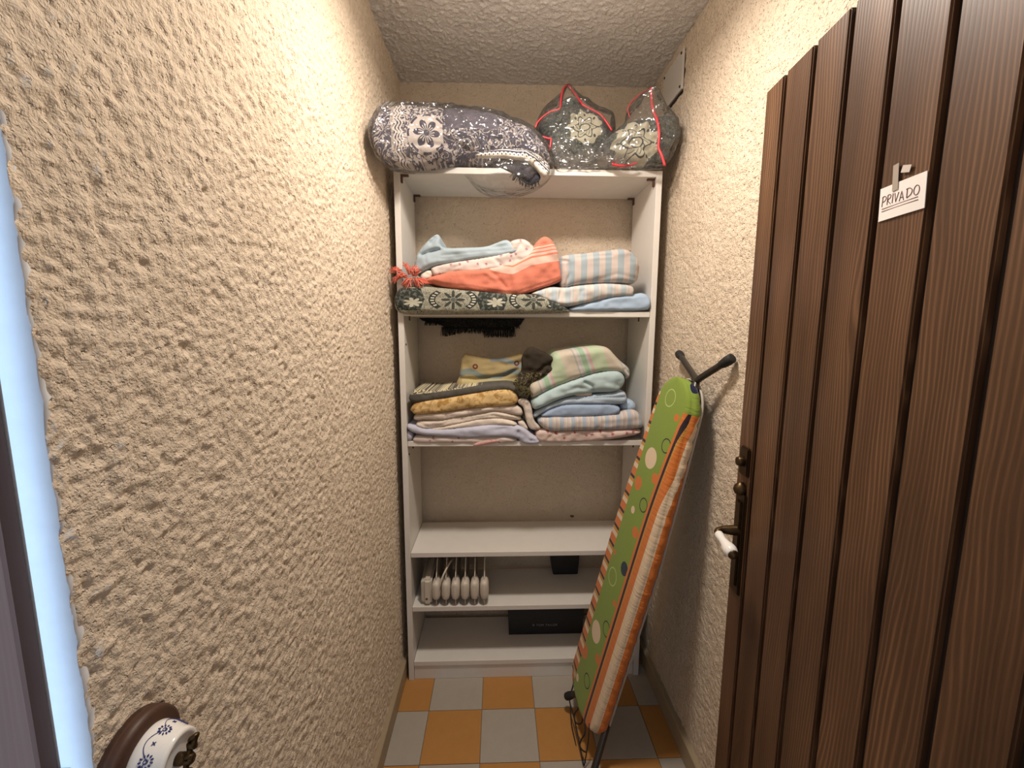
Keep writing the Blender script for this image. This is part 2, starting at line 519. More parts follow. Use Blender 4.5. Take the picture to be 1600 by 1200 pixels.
# paper sign taped to the door: local frame of the door, facing -y
def dpt(s, z, off):                       # world point on the door face
    return DP + D_d * s + D_n * off + np.array([0, 0, z])
m_paper = plain('white_card', (0.86, 0.82, 0.78), 0.75, bumpscale=90, bstr=0.1)
m_ink = plain('red_brown_ink', (0.16, 0.03, 0.03), 0.7)
M = Mat('grey_tape', 0.3); M.color((0.42, 0.36, 0.30)); m_tape = M.m
SC = [(0.3085, 1.5345), (0.3725, 1.5345), (0.3745, 1.4945), (0.3105, 1.4945)]   # corners tl tr br bl (s,z)
def sp(x, y, off):                        # x 0..1 across, y 0..1 from the top
    tl, tr_, br, bl = [np.array(c) for c in SC]
    q = (tl * (1 - x) + tr_ * x) * (1 - y) + (bl * (1 - x) + br * x) * y
    return dpt(q[0], q[1], off + 0.0005 * math.sin(x * 3.1))
sign = empty('paper_sign', dpt(0.34, 1.5, 0.002)); tag(sign, 'white card handwritten PRIVADO, taped to the brown plank door', 'sign')
V = []; F = []
for k, off in enumerate((0.0016, 0.0008)):
    for i in range(13):
        for j in range(7): V.append(sp(i / 12, j / 6, off))
for i in range(12):
    for j in range(6):
        a = i * 7 + j; F.append([a, a + 1, a + 8, a + 7]); F.append([a + 91, a + 98, a + 99, a + 92])
for i in range(12):
    a = i * 7; F.append([a, a + 7, a + 98, a + 91]); a += 6; F.append([a, a + 91, a + 98, a + 7])
for j in range(6):
    a = j; F.append([a, a + 91, a + 92, a + 1]); a = j + 84; F.append([a, a + 1, a + 92, a + 91])
mesh('card', V, F, m_paper, sign, False)
def arc(cx, cy, rx, ry, a0, a1, n=12):
    return [(cx + rx * math.cos(math.radians(a0 + (a1 - a0) * i / n)), cy + ry * math.sin(math.radians(a0 + (a1 - a0) * i / n))) for i in range(n + 1)]
T0, T1 = 0.29, 0.55
strokes = [
    [(0.085, 0.30), (0.070, 0.57)], [(0.065, 0.30), (0.11, 0.27), (0.155, 0.30), (0.165, 0.36), (0.13, 0.42), (0.075, 0.44)],
    [(0.205, 0.30), (0.195, 0.56)], [(0.195, 0.29), (0.24, 0.27), (0.275, 0.31), (0.26, 0.38), (0.205, 0.43), (0.275, 0.56)],
    [(0.325, 0.28), (0.315, 0.56)],
    [(0.365, 0.29), (0.395, 0.56), (0.450, 0.30)],
    [(0.475, 0.58), (0.52, 0.31), (0.57, 0.59)], [(0.485, 0.49), (0.555, 0.49)],
    [(0.635, 0.31), (0.632, 0.56)], [(0.61, 0.31), (0.68, 0.30), (0.735, 0.38), (0.715, 0.49), (0.632, 0.56)],
    arc(0.825, 0.43, 0.055, 0.135, -90, 270, 18),
    [(0.075, 0.645), (0.86, 0.63)], [(0.075, 0.72), (0.87, 0.715)]]
parts = []
for st in strokes:
    pts = [sp(x, y, 0.0019) for x, y in st]
    if 2 < len(st) < 12 and st[0][0] not in (0.365, 0.475): pts = smooth_path(pts, 4)
    if len(pts) == 2: pts = [pts[0] * (1 - t) + pts[1] * t for t in np.linspace(0, 1, 10)]
    parts.append(tube_data(pts, 0.00038, 5))
V, F = join_data(parts)
mesh('lettering', V, F, m_ink, sign)
def strip(name, s0, z0, s1, z1, wd, mat, parent, off):
    d = np.array([s1 - s0, z1 - z0]); L = np.linalg.norm(d); d /= L; nn = np.array([-d[1], d[0]])
    V = []
    for o2 in (off + 0.0006, off):
        for q in ((-wd / 2, 0), (wd / 2, 0), (wd / 2, L), (-wd / 2, L)):
            p = np.array([s0, z0]) + nn * q[0] + d * q[1]; V.append(dpt(p[0], p[1], o2))
    F = [[0, 1, 2, 3], [7, 6, 5, 4], [0, 4, 5, 1], [1, 5, 6, 2], [2, 6, 7, 3], [3, 7, 4, 0]]
    return mesh(name, V, F, mat, parent, False)
strip('tape_strip', 0.330, 1.5565, 0.3326, 1.5258, 0.0080, m_tape, sign, 0.0024)
M = Mat('clear_tape', 0.2); M.color((0.66, 0.58, 0.52)); m_tape2 = M.m
strip('tape_strip', 0.339, 1.5480, 0.351, 1.5445, 0.008, m_tape2, sign, 0.0022)

# ------------------------------------------------------------------ junction cover on the right wall
m_plate = plain('painted_cover', (0.62, 0.58, 0.53), 0.5)
m_dark = plain('dark_hole', (0.02, 0.015, 0.012), 0.7)
jc = empty('junction_cover', (XR, 1.54, 2.13)); tag(jc, 'flat beige junction box cover high on the right wall', 'wall plate')
box('cover_plate', (XR - 0.010, 1.462, 2.130), (XR - 0.003, 1.625, 2.252), m_plate, jc, 0.001)
box('box_rim', (XR - 0.0035, 1.466, 2.124), (XR + 0.004, 1.622, 2.250), m_dark, jc, 0.0)
for yy, zz in ((1.474, 2.242), (1.474, 2.142), (1.613, 2.142), (1.613, 2.242)):
    lathe('screw', [(0, 0.004), (0.002, 0.004), (0.003, 0.0025)], (XR - 0.010, yy, zz), (-1, 0, 0), m_dark, jc, 12)

# ------------------------------------------------------------------ rotary switch on the left wall
SWY, SWZ = 0.3885, 0.9215
sw = empty('rotary_switch', (XL + 0.002, SWY, SWZ)); tag(sw, 'white porcelain rotary light switch with blue flowers on round wooden base', 'light switch')
m_swwood = wood_mat('switch_wood', (0.035, 0.016, 0.010), (0.075, 0.034, 0.020), (0.12, 0.058, 0.034), 0.5)
c0 = (XL + 0.001, SWY, SWZ)
lathe('wooden_base', [(0, 0.047), (0.010, 0.047), (0.0145, 0.0455), (0.017, 0.042), (0.018, 0.02)], c0, (1, 0, 0), m_swwood, sw, 48)
m_blue = plain('cobalt_glaze', (0.030, 0.042, 0.19), 0.15)
prof = [(0.016, 0.0325), (0.019, 0.0335), (0.024, 0.0330), (0.030, 0.0314), (0.036, 0.0292), (0.041, 0.0275), (0.044, 0.0270), (0.0465, 0.0264), (0.0480, 0.0245), (0.0475, 0.0215), (0.0455, 0.0195), (0.0445, 0.0140), (0.0445, 0.004)]
pb = lathe('porcelain_body', prof, c0, (1, 0, 0), m_porc, sw, 56)
def prof_r(t):
    T = [p[0] for p in prof[:9]]; R_ = [p[1] for p in prof[:9]]
    return float(np.interp(t, T, R_))
def on_body(th, t, off=0.0004):
    r = prof_r(t) + off
    return np.array([c0[0] + t, SWY + r * math.sin(th), SWZ + r * math.cos(th)])
parts = []
NF = 7
for k in range(NF):
    th0 = 2 * math.pi * k / NF + 0.12; tc = 0.0325
    def loc_pt(dx, dy): return on_body(th0 + dx / 0.031, tc + dy)
    for q in range(11):
        a = 2 * math.pi * q / 11
        pts = [loc_pt(math.cos(a) * r, math.sin(a) * r) for r in (0.0036, 0.0047, 0.0060)]
        parts.append(tube_data(pts, [0.0005, 0.0010, 0.0004], 5))
    parts.append(tube_data([loc_pt(math.cos(a) * 0.0018, math.sin(a) * 0.0018) for a in np.linspace(0, 6.28, 12)], 0.0004, 4))
    # garland arc to the next flower and a small cross of leaves
    arcp = []
    for t in np.linspace(0, 1, 14):
        arcp.append(on_body(th0 + math.pi / NF + (t - 0.5) * 2 * math.pi / NF, tc + 0.001 - 0.0085 * math.cos((t - 0.5) * math.pi)))
    parts.append(tube_data(arcp, 0.00038, 4))
    for a in (0.6, 2.2, 3.8, 5.4):
        th1 = th0 + math.pi / NF
        p = [on_body(th0 + (math.pi / NF) * 1.0 + math.cos(a) * r / 0.031 - math.pi / NF * 0.0, tc - 0.0005 + math.sin(a) * r + 0.0) for r in (0.0002, 0.002)]
        parts.append(tube_data(p, [0.0006, 0.0004], 4))
V, F = join_data(parts)
mesh('flower_print', V, F, m_blue, pb, True)
lathe('brass_stem', [(0, 0.006), (0.006, 0.006), (0.009, 0.004), (0.016, 0.004)], (c0[0] + 0.0445, SWY, SWZ), (1, 0, 0), m_brass, sw, 16)
kp = []
for s in (-1, 1):
    pts = smooth_path([(c0[0] + 0.056, SWY, SWZ), (c0[0] + 0.055, SWY + s * 0.004, SWZ + s * 0.007), (c0[0] + 0.058, SWY + s * 0.007, SWZ + s * 0.013), (c0[0] + 0.055, SWY + s * 0.009, SWZ + s * 0.018)], 5)
    kp.append(tube_data(pts, [0.0042 + 0.0016 * math.sin(i * 1.1) for i in range(len(pts))], 9))
V, F = join_data(kp)
mesh('brass_key', V, F, m_brass, sw)

# ------------------------------------------------------------------ bookcase
M = Mat('white_melamine', 0.42, 0, 0.4)
co = M.coord('Object'); n = M.noise(co, 30, 4); n2 = M.noise(co, 400, 2)
M.color(M.mix((n2 - 0.7)._op('MULTIPLY', 8, clamp=True) * 0.25, M.mix(n, (0.70, 0.67, 0.62), (0.76, 0.73, 0.68)), (0.4, 0.34, 0.28)))
M.bump(n2, 0.03, 0.0005)
m_white = M.m
BF, BB, BH, BW, BT = 1.487, 1.737, 1.886, 0.90, 0.020
SZ = [1.4178, 0.9539, 0.527, 0.308, 0.0791]
bc = empty('bookcase', (BW / 2, 1.61, 0)); tag(bc, 'tall white open bookcase with five shelves against the back wall', 'bookcase')
box('side_panel', (0, BF, 0.0), (BT, BB, BH), m_white, bc)
box('side_panel', (BW - BT, BF, 0.0), (BW, BB, BH), m_white, bc)
box('top_panel', (BT, BF, BH - BT), (BW - BT, BB, BH), m_white, bc)
for z in SZ:
    box('shelf', (BT + 0.001, BF + 0.001, z - 0.019), (BW - BT - 0.001, BB, z), m_white, bc)
box('plinth', (BT + 0.001, BF + 0.006, 0), (BW - BT - 0.001, BF + 0.024, SZ[-1] - 0.020), m_white, bc)
m_brk = plain('brown_plastic', (0.10, 0.045, 0.025), 0.5)
for xs, sgn in ((BT, 1), (BW - BT, -1)):
    for y in (BF + 0.012, BB - 0.02):
        zt = BH - BT
        p1 = box('corner_bracket', (min(xs, xs + sgn * 0.026), y, zt - 0.006), (max(xs, xs + sgn * 0.026), y + 0.012, zt), m_brk, bc, 0.001)
        q = box('bracket_leg', (min(xs, xs + sgn * 0.006), y, zt - 0.026), (max(xs, xs + sgn * 0.006), y + 0.012, zt - 0.006), m_brk, None, 0.001)
        q.parent = p1; q.location = np.array(q.location) - wloc(p1)
for z in SZ[:2]:
    for x in (BT + 0.014, BW - BT - 0.030):
        tube('shelf_pin', [(x, BF + 0.03, z - 0.019), (x, BF + 0.03, z - 0.034)], 0.0028, m_brk, bc, 8)
# tiny screws on side panels
for z in (1.30, 0.90):
    lathe('screw_cap', [(0, 0.004), (0.002, 0.004), (0.0025, 0.002)], (BT, BF + 0.022, z), (1, 0, 0), m_dark, bc, 10)
#MORE#
# ------------------------------------------------------------------ soft cloth built from an outline, a depth and folds
def chaikin(P, it=2):
    P = np.array(P, float)
    for _ in range(it):
        Q = np.roll(P, -1, 0)
        P = np.stack([P * 0.75 + Q * 0.25, P * 0.25 + Q * 0.75], 1).reshape(-1, 2)
    return P
def resample(P, h):
    Q = np.vstack([P, P[:1]]); seg = np.linalg.norm(np.diff(Q, axis=0), axis=1)
    L = np.concatenate([[0], np.cumsum(seg)]); n = max(8, int(L[-1] / h))
    t = np.linspace(0, L[-1], n, endpoint=False)
    return np.stack([np.interp(t, L, Q[:, 0]), np.interp(t, L, Q[:, 1])], 1)
def seg_dist(P, A):
    """distance of points P to the polyline A"""
    A = np.array(A, float); best = np.full(len(P), 1e9)
    for a, b in zip(A[:-1], A[1:]):
        d = b - a; L2 = max((d @ d), 1e-9)
        t = np.clip(((P - a) @ d) / L2, 0, 1)
        best = np.minimum(best, np.linalg.norm(P - (a + t[:, None] * d), axis=1))
    return best
def inside(P, A):
    r = np.zeros(len(P), bool)
    for (x0, y0), (x1, y1) in zip(A, np.roll(A, -1, 0)):
        c = (y0 > P[:, 1]) != (y1 > P[:, 1])
        with np.errstate(divide='ignore', invalid='ignore'):
            r ^= c & (P[:, 0] < (x1 - x0) * (P[:, 1] - y0) / (y1 - y0 + 1e-12) + x0)
    return r
_seed = [100]
def soft(name, poly, Y0, Tf, mat, parent=None, Yb=None, Tb=None, R=None, grooves=(), wr=0.003, ws=16.0, h=2.2, it=2,
         uvf=None, xclamp=None, zmin=None, sharp=0.5):
    """outline (frame pixels, at distance Y0 or Y0(u)) -> a puffed body with real depth.
    Tf = bulge towards the viewer; Yb = cloth runs back to Yb, or Tb = bulge on the far side"""
    _seed[0] += 7; sd = _seed[0]
    Yf = Y0 if callable(Y0) else (lambda u: Y0 + 0 * u)
    B = resample(chaikin(poly, it), h); nb = len(B)
    x0, y0 = B.min(0); x1, y1 = B.max(0)
    gx, gy = np.meshgrid(np.arange(x0, x1, h), np.arange(y0, y1, h), indexing='ij')
    G = np.stack([gx.ravel(), gy.ravel()], 1)
    G[:, 1] += ((np.round((G[:, 0] - x0) / h) % 2) * 0.5) * h
    G = G[inside(G, B)]
    if len(G):
        G = G[seg_dist(G, np.vstack([B, B[:1]])) > 0.55 * h]
    P = np.vstack([B, G]) if len(G) else B
    res = delaunay_2d_cdt([Vector(p) for p in P], [], [list(range(nb))], 1, 1e-4)
    P = np.array([(v.x, v.y) for v in res[0]]); T = [list(f) for f in res[2]]
    # orient triangles to face the viewer
    T = [t if ((P[t[1]] - P[t[0]])[0] * (P[t[2]] - P[t[0]])[1] - (P[t[1]] - P[t[0]])[1] * (P[t[2]] - P[t[0]])[0]) < 0 else t[::-1] for t in T]
    orig = res[3]
    # boundary loop in output indices
    mp = {}
    for i, lst in enumerate(orig):
        for j in lst:
            if j < nb: mp[j] = i
    loop = [mp[j] for j in range(nb) if j in mp]
    dpx = seg_dist(P, np.vstack([B, B[:1]]))
    isb = np.zeros(len(P), bool); isb[loop] = True; dpx[isb] = 0
    Yc = Yf(P[:, 0]); mpp = Yc / FPX
    d = dpx * mpp
    Rm = R if R else max(Tf * 1.1, 0.01)
    f = 1 - np.clip(d / Rm, 0, 1); f = np.power(np.clip(1 - f * f, 0, 1), sharp)
    base = np.array([atY(u, v, y) for (u, v), y in zip(P, Yc)])
    damp = np.clip(d / 0.012, 0, 1)
    wz = wr * damp * (vnoise(P[:, 0], P[:, 1], ws, sd) * 2 + vnoise(P[:, 0], P[:, 1], ws * 0.45, sd + 1))
    wz = wz + 0.45 * wr * damp * vnoise(P[:, 0], P[:, 1] * 4.5 + P[:, 0] * 0.25, 20.0, sd + 2)
    gr = np.zeros(len(P))
    for pl, dep, wd in grooves:
        gr += dep * np.exp(-(seg_dist(P, pl) / wd) ** 2)
    Fv = base.copy(); Fv[:, 1] = Yc - Tf * f + wz + gr * np.clip(d / 0.006, 0.25, 1)
    if zmin is not None: Fv[:, 2] = np.maximum(Fv[:, 2], zmin)
    uv = np.array([uvf(u, v) for u, v in P]) if uvf else base[:, [0, 2]]
    V = list(Fv); U = list(uv); F = list(T)
    if Tb is not None:
        m2 = {}
        Rb = max(Rm, Tb * 0.8)
        fb = 1 - np.clip(d / Rb, 0, 1); fb = np.power(np.clip(1 - fb * fb, 0, 1), 0.5)
        for i in range(len(P)):
            if isb[i]: m2[i] = i
            else:
                m2[i] = len(V); q = base[i].copy(); q[1] = Yc[i] + Tb * fb[i]
                if zmin is not None: q[2] = max(q[2], zmin)
                V.append(q); U.append(uv[i])
        F += [[m2[t[0]], m2[t[2]], m2[t[1]]] for t in T]
    else:
        prev = loop
        for k, fr in enumerate((0.12, 1.0)):
            ring = []
            for i in loop:
                q = base[i].copy(); q[1] = Yc[i] + (Yb - Yc[i]) * fr
                if xclamp is not None and q[1] > BF - 0.004: q[0] = min(max(q[0], xclamp[0]), xclamp[1])
                if zmin is not None: q[2] = max(q[2], zmin)
                ring.append(len(V)); V.append(q)
                U.append((uv[i][0], uv[i][1] + (q[1] - Yc[i])))
            n = len(loop)
            for j in range(n):
                F.append([prev[j], prev[(j + 1) % n], ring[(j + 1) % n], ring[j]])
            prev = ring
        F.append(prev[::-1])
    V = np.array(V)
    if Yb is not None:
        k_ = V[:, 1] > BF - 0.002
        V[k_, 0] = np.clip(V[k_, 0], BT + 0.001, BW - BT - 0.001)
    if parent is None:
        loc = np.array([(V[:, 0].min() + V[:, 0].max()) / 2, (V[:, 1].min() + V[:, 1].max()) / 2, V[:, 2].min()])
        return mesh(name, V, F, mat, None, True, U, loc=loc)
    return mesh(name, V, F, mat, parent, True, U)

def thread(name, strands, mat, parent, n=4):
    parts = [tube_data(p, r, n) for p, r in strands]
    V, F = join_data(parts)
    o = mesh(name, V, F, mat, parent, True)
    o['kind'] = 'stuff'
    return o

# ------------------------------------------------------------------ cloth materials
def fabric(name, build, rough=0.9, weave=900, bs=0.25, sheen=0.12, extra=None):
    M = Mat(name, rough, 0, 0.2)
    M.b.inputs['Sheen Weight'].default_value = sheen
    u, v, _ = M.xyz(M.coord('UV'))
    c = build(M, u, v); M.color(c)
    vec = M.coord('UV')
    hh = M.noise(vec, weave, 3) * 0.6 + M.noise(vec, 70, 3) * 0.8
    if extra: hh = hh + extra(M, u, v)
    M.bump(hh, bs, 0.0015)
    return M.m
def mottled(c1, c2, s=40):
    return lambda M, u, v: M.mix(M.noise(M.vec(u, v), s, 3), c1, c2)
def stripes(stops, period, base=None, wob=0.002):
    """stops [(fraction, colour)] repeated across u"""
    def b(M, u, v):
        t = ((u + (M.noise(M.vec(u, v), 12, 2) - 0.5) * wob) / period).mod(1.0)
        c = stops[0][1]
        for p, q in stops[1:]:
            c = M.mix(t.gt(p), c, q)
        return M.mix(M.noise(M.vec(u, v), 300, 2) * 0.18, c, (0.35, 0.33, 0.33))
    return b
def floral(bg, spot, dens=26, thr=0.16, bg2=None):
    def b(M, u, v):
        d, n = M.voronoi(M.vec(u, v * 1.0), dens, rnd=0.75); n.voronoi_dimensions = '2D'
        n3 = M.noise(M.vec(u, v), 260, 3)
        f = ((thr + (n3 - 0.5) * 0.5) - d)._op('MULTIPLY', 9, clamp=True)
        c = M.mix(M.noise(M.vec(u, v), 30, 2), bg, bg2 or (bg[0] * 0.92, bg[1] * 0.9, bg[2] * 0.88))
        return M.mix(f.clamp() * 0.9, c, spot)
    return b

m_sky = fabric('pale_blue_flannel', mottled((0.32, 0.42, 0.46), (0.40, 0.46, 0.51), 18))
m_teal = fabric('mint_blue_sheet', mottled((0.40, 0.52, 0.54), (0.45, 0.57, 0.58), 22))
m_blue1 = fabric('soft_blue_sheet', mottled((0.36, 0.48, 0.64), (0.42, 0.54, 0.68), 25))
m_blue2 = fabric('grey_blue_sheet', mottled((0.40, 0.50, 0.60), (0.46, 0.56, 0.66), 25))
m_blue3 = fabric('dusty_blue_sheet', mottled((0.30, 0.39, 0.54), (0.35, 0.44, 0.58), 25))
m_lav = fabric('lavender_sheet', mottled((0.47, 0.48, 0.60), (0.53, 0.54, 0.65), 25))
m_whites = fabric('ivory_sheet', mottled((0.68, 0.60, 0.52), (0.75, 0.66, 0.57), 40))
m_floral = fabric('rose_print_sheet', floral((0.66, 0.57, 0.53), (0.36, 0.12, 0.17), 30, 0.17))
m_floral2 = fabric('pink_print_sheet', floral((0.68, 0.54, 0.49), (0.38, 0.06, 0.09), 28, 0.19))
m_floral3 = fabric('ivory_print_sheet', floral((0.68, 0.60, 0.53), (0.38, 0.10, 0.10), 18, 0.08))
m_pink = fabric('pink_cloth', mottled((0.66, 0.36, 0.34), (0.72, 0.44, 0.40)))
PK, BL = (0.55, 0.465, 0.425), (0.32, 0.39, 0.43)
m_str1 = fabric('wide_striped_flannel', stripes([(0, BL), (0.5, PK)], 0.0418))
m_str2 = fabric('fine_striped_flannel', stripes([(0, (0.44, 0.52, 0.57)), (0.38, (0.64, 0.58, 0.54)), (0.52, (0.46, 0.55, 0.55)), (0.60, (0.66, 0.54, 0.50)), (0.80, (0.60, 0.60, 0.55))], 0.048))
m_str3 = fabric('blue_ticking_flannel', stripes([(0, (0.38, 0.45, 0.53)), (0.34, (0.58, 0.48, 0.46)), (0.50, (0.62, 0.58, 0.50)), (0.62, (0.45, 0.46, 0.48)), (0.70, (0.60, 0.48, 0.46)), (0.86, (0.62, 0.58, 0.50))], 0.0405))
m_plaid = fabric('green_striped_blanket', stripes([(0, (0.56, 0.50, 0.40)), (0.30, (0.36, 0.42, 0.40)), (0.335, (0.60, 0.50, 0.46)), (0.39, (0.44, 0.50, 0.46)), (0.45, (0.30, 0.46, 0.30)), (0.56, (0.50, 0.52, 0.48)), (0.62, (0.58, 0.40, 0.38)), (0.68, (0.46, 0.56, 0.38))], 0.155))
m_gold = fabric('gold_brocade', lambda M, u, v: M.mix((M.noise(M.vec(u, v), 42, 5, 0.7, 0.8) - 0.47)._op('MULTIPLY', 7, clamp=True), (0.66, 0.47, 0.22), (0.38, 0.21, 0.055)))

def coral_b(M, u, v):           # u,v in frame pixels: v = height above the first white stripe
    n = M.noise(M.vec(u * 0.05, v * 0.05), 6, 4)
    c = M.mix(n, (0.66, 0.225, 0.150), (0.56, 0.165, 0.105))
    W = (0.64, 0.45, 0.37)
    for a, b in ((0, 11), (14, 17.5), (19.5, 23), (25, 27)):
        c = M.mix(v.gt(a) * v.lt(b) * 0.92, c, W)
    return c
m_coral = fabric('coral_striped_blanket', coral_b, weave=40)
m_coralthread = plain('coral_thread', (0.68, 0.15, 0.10), 0.9)
m_palethread = plain('pale_coral_thread', (0.72, 0.36, 0.28), 0.9)

def polar(M, u, v, cx, cy, sx=1.0, sy=1.0):
    x = (u - cx) / sx; y = (v - cy) / sy
    return (x * x + y * y).sqrt(), y.atan2(x)
def jacquard_b(M, u, v):        # u,v in frame pixels relative to the blanket's left end / lower edge
    D = (0.030, 0.036, 0.030); L = (0.34, 0.33, 0.26)
    sp = M.noise(M.vec(u, v), 0.9, 2)
    c = M.mix((sp - 0.52)._op('MULTIPLY', 9, clamp=True), L, (0.16, 0.16, 0.125))
    # scrolls
    sc = (M.noise(M.vec(u, v), 0.16, 3, 0.5, 1.6) - 0.5).abs()
    c = M.mix(sc.lt(0.018), c, D)
    for cx in (92, 216):
        r, t = polar(M, u, v, cx, 21, 1.0, 0.82)
        # oval ring with teeth on both sides
        ro, to = polar(M, u, v, cx, 21, 1.9, 0.95)
        ring = ro.gt(14.5) * ro.lt(20)
        teeth = (to * 26).sin().gt(0.1) * ro.gt(15.5) * ro.lt(18.5) * (to.cos().abs().gt(0.75))
        c = M.mix(ring * (to.cos().abs().gt(0.66)), c, D)
        c = M.mix(teeth, c, (0.55, 0.53, 0.45))
        petals = r.lt((t * 4).cos().abs().pow(1.5) * 15 + 3.5)
        c = M.mix(petals * r.gt(5), c, (0.045, 0.05, 0.042))
        c = M.mix(r.lt(4), c, (0.11, 0.115, 0.10))
    for cx in (24, 152, 262):
        du = (u - cx).abs(); dv = (v - 22).abs()
        bx = (du + dv * 0.35).lt(24) * dv.lt(17)
        bn = M.noise(M.vec(u, v), 0.22, 2)
        c = M.mix(bx, c, M.mix((bn - 0.5)._op('MULTIPLY', 12, clamp=True) * sp, D, (0.20, 0.21, 0.19)))
        rr, tt = polar(M, u, v, cx + 6, 17, 1.5, 0.75)
        c = M.mix(bx * rr.lt((tt * 3.5).cos().abs() * 6 + 4), c, (0.47, 0.46, 0.37))
    return c
m_jacq = fabric('black_grey_jacquard', jacquard_b, weave=3, bs=0.1)
m_blackthread = plain('black_thread', (0.012, 0.012, 0.011), 0.95)
m_blackcloth = fabric('black_lace', lambda M, u, v: M.mix(((M.noise(M.vec(u, v), 90, 3, 0.5, 1.0) - 0.5).abs()).lt(0.02) * 0.5, (0.012, 0.012, 0.011), (0.10, 0.10, 0.09)))

# ------------------------------------------------------------------ second shelf from the top
S2, S3 = SZ[0], SZ[1]
XC = (BT + 0.004, BW - BT - 0.004)
BKL = 1.69
jq = empty('jacquard_blanket', atY(745, 490, 1.55)); jq.location[2] = S2 + 0.0005
tag(jq, 'folded black and grey jacquard blanket under the coral blanket', 'blanket')
soft('folded_body', [(616, 470), (620, 454), (630, 448), (660, 447), (700, 451), (760, 456), (800, 459), (838, 460), (868, 472), (893, 486), (885, 490), (760, 491), (650, 492), (628, 491), (618, 484)],
     1.475, 0.022, m_jacq, jq, Yb=BKL, grooves=[([(617, 477), (640, 487), (700, 489)], 0.003, 2)], wr=0.003, uvf=lambda u, v: (u - 617, 490 - v), xclamp=XC)
rnd = random.Random(5)
soft('hanging_hem', [(652, 484), (830, 484), (818, 500), (812, 510), (800, 511), (792, 517), (770, 515), (745, 514), (720, 513), (700, 516), (690, 508), (672, 504), (655, 500)],
     1.752, 0.003, m_blackcloth, jq, Tb=0.003, R=0.01, wr=0.001, it=1)
st = []
for i in range(330):
    u = 664 + 146 * i / 330 + rnd.uniform(-1, 1)
    if u < 690: v0, ln = 503, 4
    elif u < 730: v0, ln = 513, 12 - abs(u - 697) * 0.20
    elif u < 756: v0, ln = 512, 8
    elif u < 804: v0, ln = 513, 13
    else: v0, ln = 508, 5
    p = atY(u, v0 - 2, 1.749); q = atY(u + rnd.uniform(-2, 2), v0 + ln + rnd.uniform(-2, 2), 1.748)
    st.append(([p, (p + q) / 2 + np.array([rnd.uniform(-.001, .001), rnd.uniform(-.002, 0), 0]), q], 0.0009))
thread('fringe', st, m_blackthread, jq)

cb = empty('coral_blanket', atY(770, 456, 1.55)); tag(cb, 'coral red blanket with pale stripes and tassels, in the upper linen pile', 'blanket')
def cline(u):
    return float(np.interp(u, [640, 755, 771, 801, 815, 830, 873, 900], [408, 416, 425, 430, 423, 416, 408.5, 405]))
soft('folded_body', [(663, 441), (672, 432), (690, 428), (707, 422), (760, 420), (800, 412), (822, 400), (833, 386), (838, 378), (846, 371), (853, 369), (863, 375), (872, 393), (874, 409), (876, 424), (878, 437), (874, 441), (830, 456), (818, 460), (806, 462.5), (777, 460.5), (745, 456), (695, 450), (676, 444)],
     1.484, 0.022, m_coral, cb, Yb=BKL, R=0.02, grooves=[([(676, 440), (695, 445), (740, 449), (777, 456), (806, 458), (830, 450), (876, 435)], 0.0035, 1.3), ([(768, 427), (779, 437), (790, 450)], 0.006, 3), ([(760, 428), (775, 436)], -0.006, 4), ([(801, 428), (806, 446), (806, 456)], -0.006, 6), ([(836, 385), (868, 380)], 0.002, 2)],
     wr=0.005, ws=20, uvf=lambda u, v: (u - 640, cline(u) - v))
st = []; st2 = []
tufts = [(626, 424, -13, -2), (628, 430, -12, 9), (640, 427, -6, -14), (646, 430, 0, -12), (643, 436, -12, 8), (640, 438, -2, 11), (648, 436, 4, 10), (652, 438, 9, 7), (650, 430, 3, -10), (634, 432, -10, -4)]
for k, (u0, v0, du, dv) in enumerate(tufts):
    for i in range(26):
        Yt = 1.466 + rnd.uniform(-0.012, 0.012)
        a = atY(u0 + rnd.uniform(-3, 3), v0 + rnd.uniform(-3, 3), Yt)
        b = atY(u0 + du + rnd.uniform(-6, 6), v0 + dv + rnd.uniform(-5, 5), Yt - rnd.uniform(-0.004, 0.008))
        mid = (a + b) / 2 + np.array([0, -0.004, rnd.uniform(0, 0.006)])
        (st if rnd.random() < 0.72 else st2).append((smooth_path([a, mid, b], 3), 0.0010))
tl = []
for i in range(60):
    a = atY(672 + rnd.uniform(-4, 6), 440 + rnd.uniform(-3, 3), 1.475); b = atY(650 + rnd.uniform(-6, 6), 439 + rnd.uniform(-5, 5), 1.468)
    tl.append((smooth_path([a, (a + b) / 2 + np.array([0, -0.003, 0.002]), b], 3), 0.0011))
thread('tassels', st + tl, m_coralthread, cb); thread('tassel_tips', st2, m_palethread, cb)

fs = empty('floral_sheet', atY(755, 425, 1.55)); tag(fs, 'folded white sheet with small pink flowers on the coral blanket', 'sheet')
soft('folded_body', [(673, 418), (690, 413), (725, 407), (765, 401), (790, 396), (797, 386), (796, 378), (806, 374), (818, 373), (828, 379), (838, 390), (837, 398), (826, 409), (803, 420), (790, 423), (765, 425), (740, 426.5), (720, 427), (690, 431), (677, 433), (674, 425)],
     1.49, 0.020, m_floral, fs, Yb=BKL, R=0.016, grooves=[([(700, 425), (722, 414)], 0.003, 2.5), ([(772, 405), (786, 417)], 0.005, 3), ([(806, 402), (815, 411)], 0.003, 3), ([(797, 398), (808, 391), (813, 382)], 0.004, 2)], wr=0.006, ws=22)
soft('folded_corner', [(654, 431), (672, 420), (677, 431), (662, 442)], 1.482, 0.010, m_whites, fs, Yb=1.56, it=1, grooves=[([(665, 428), (674, 432)], 0.003, 1.5)])
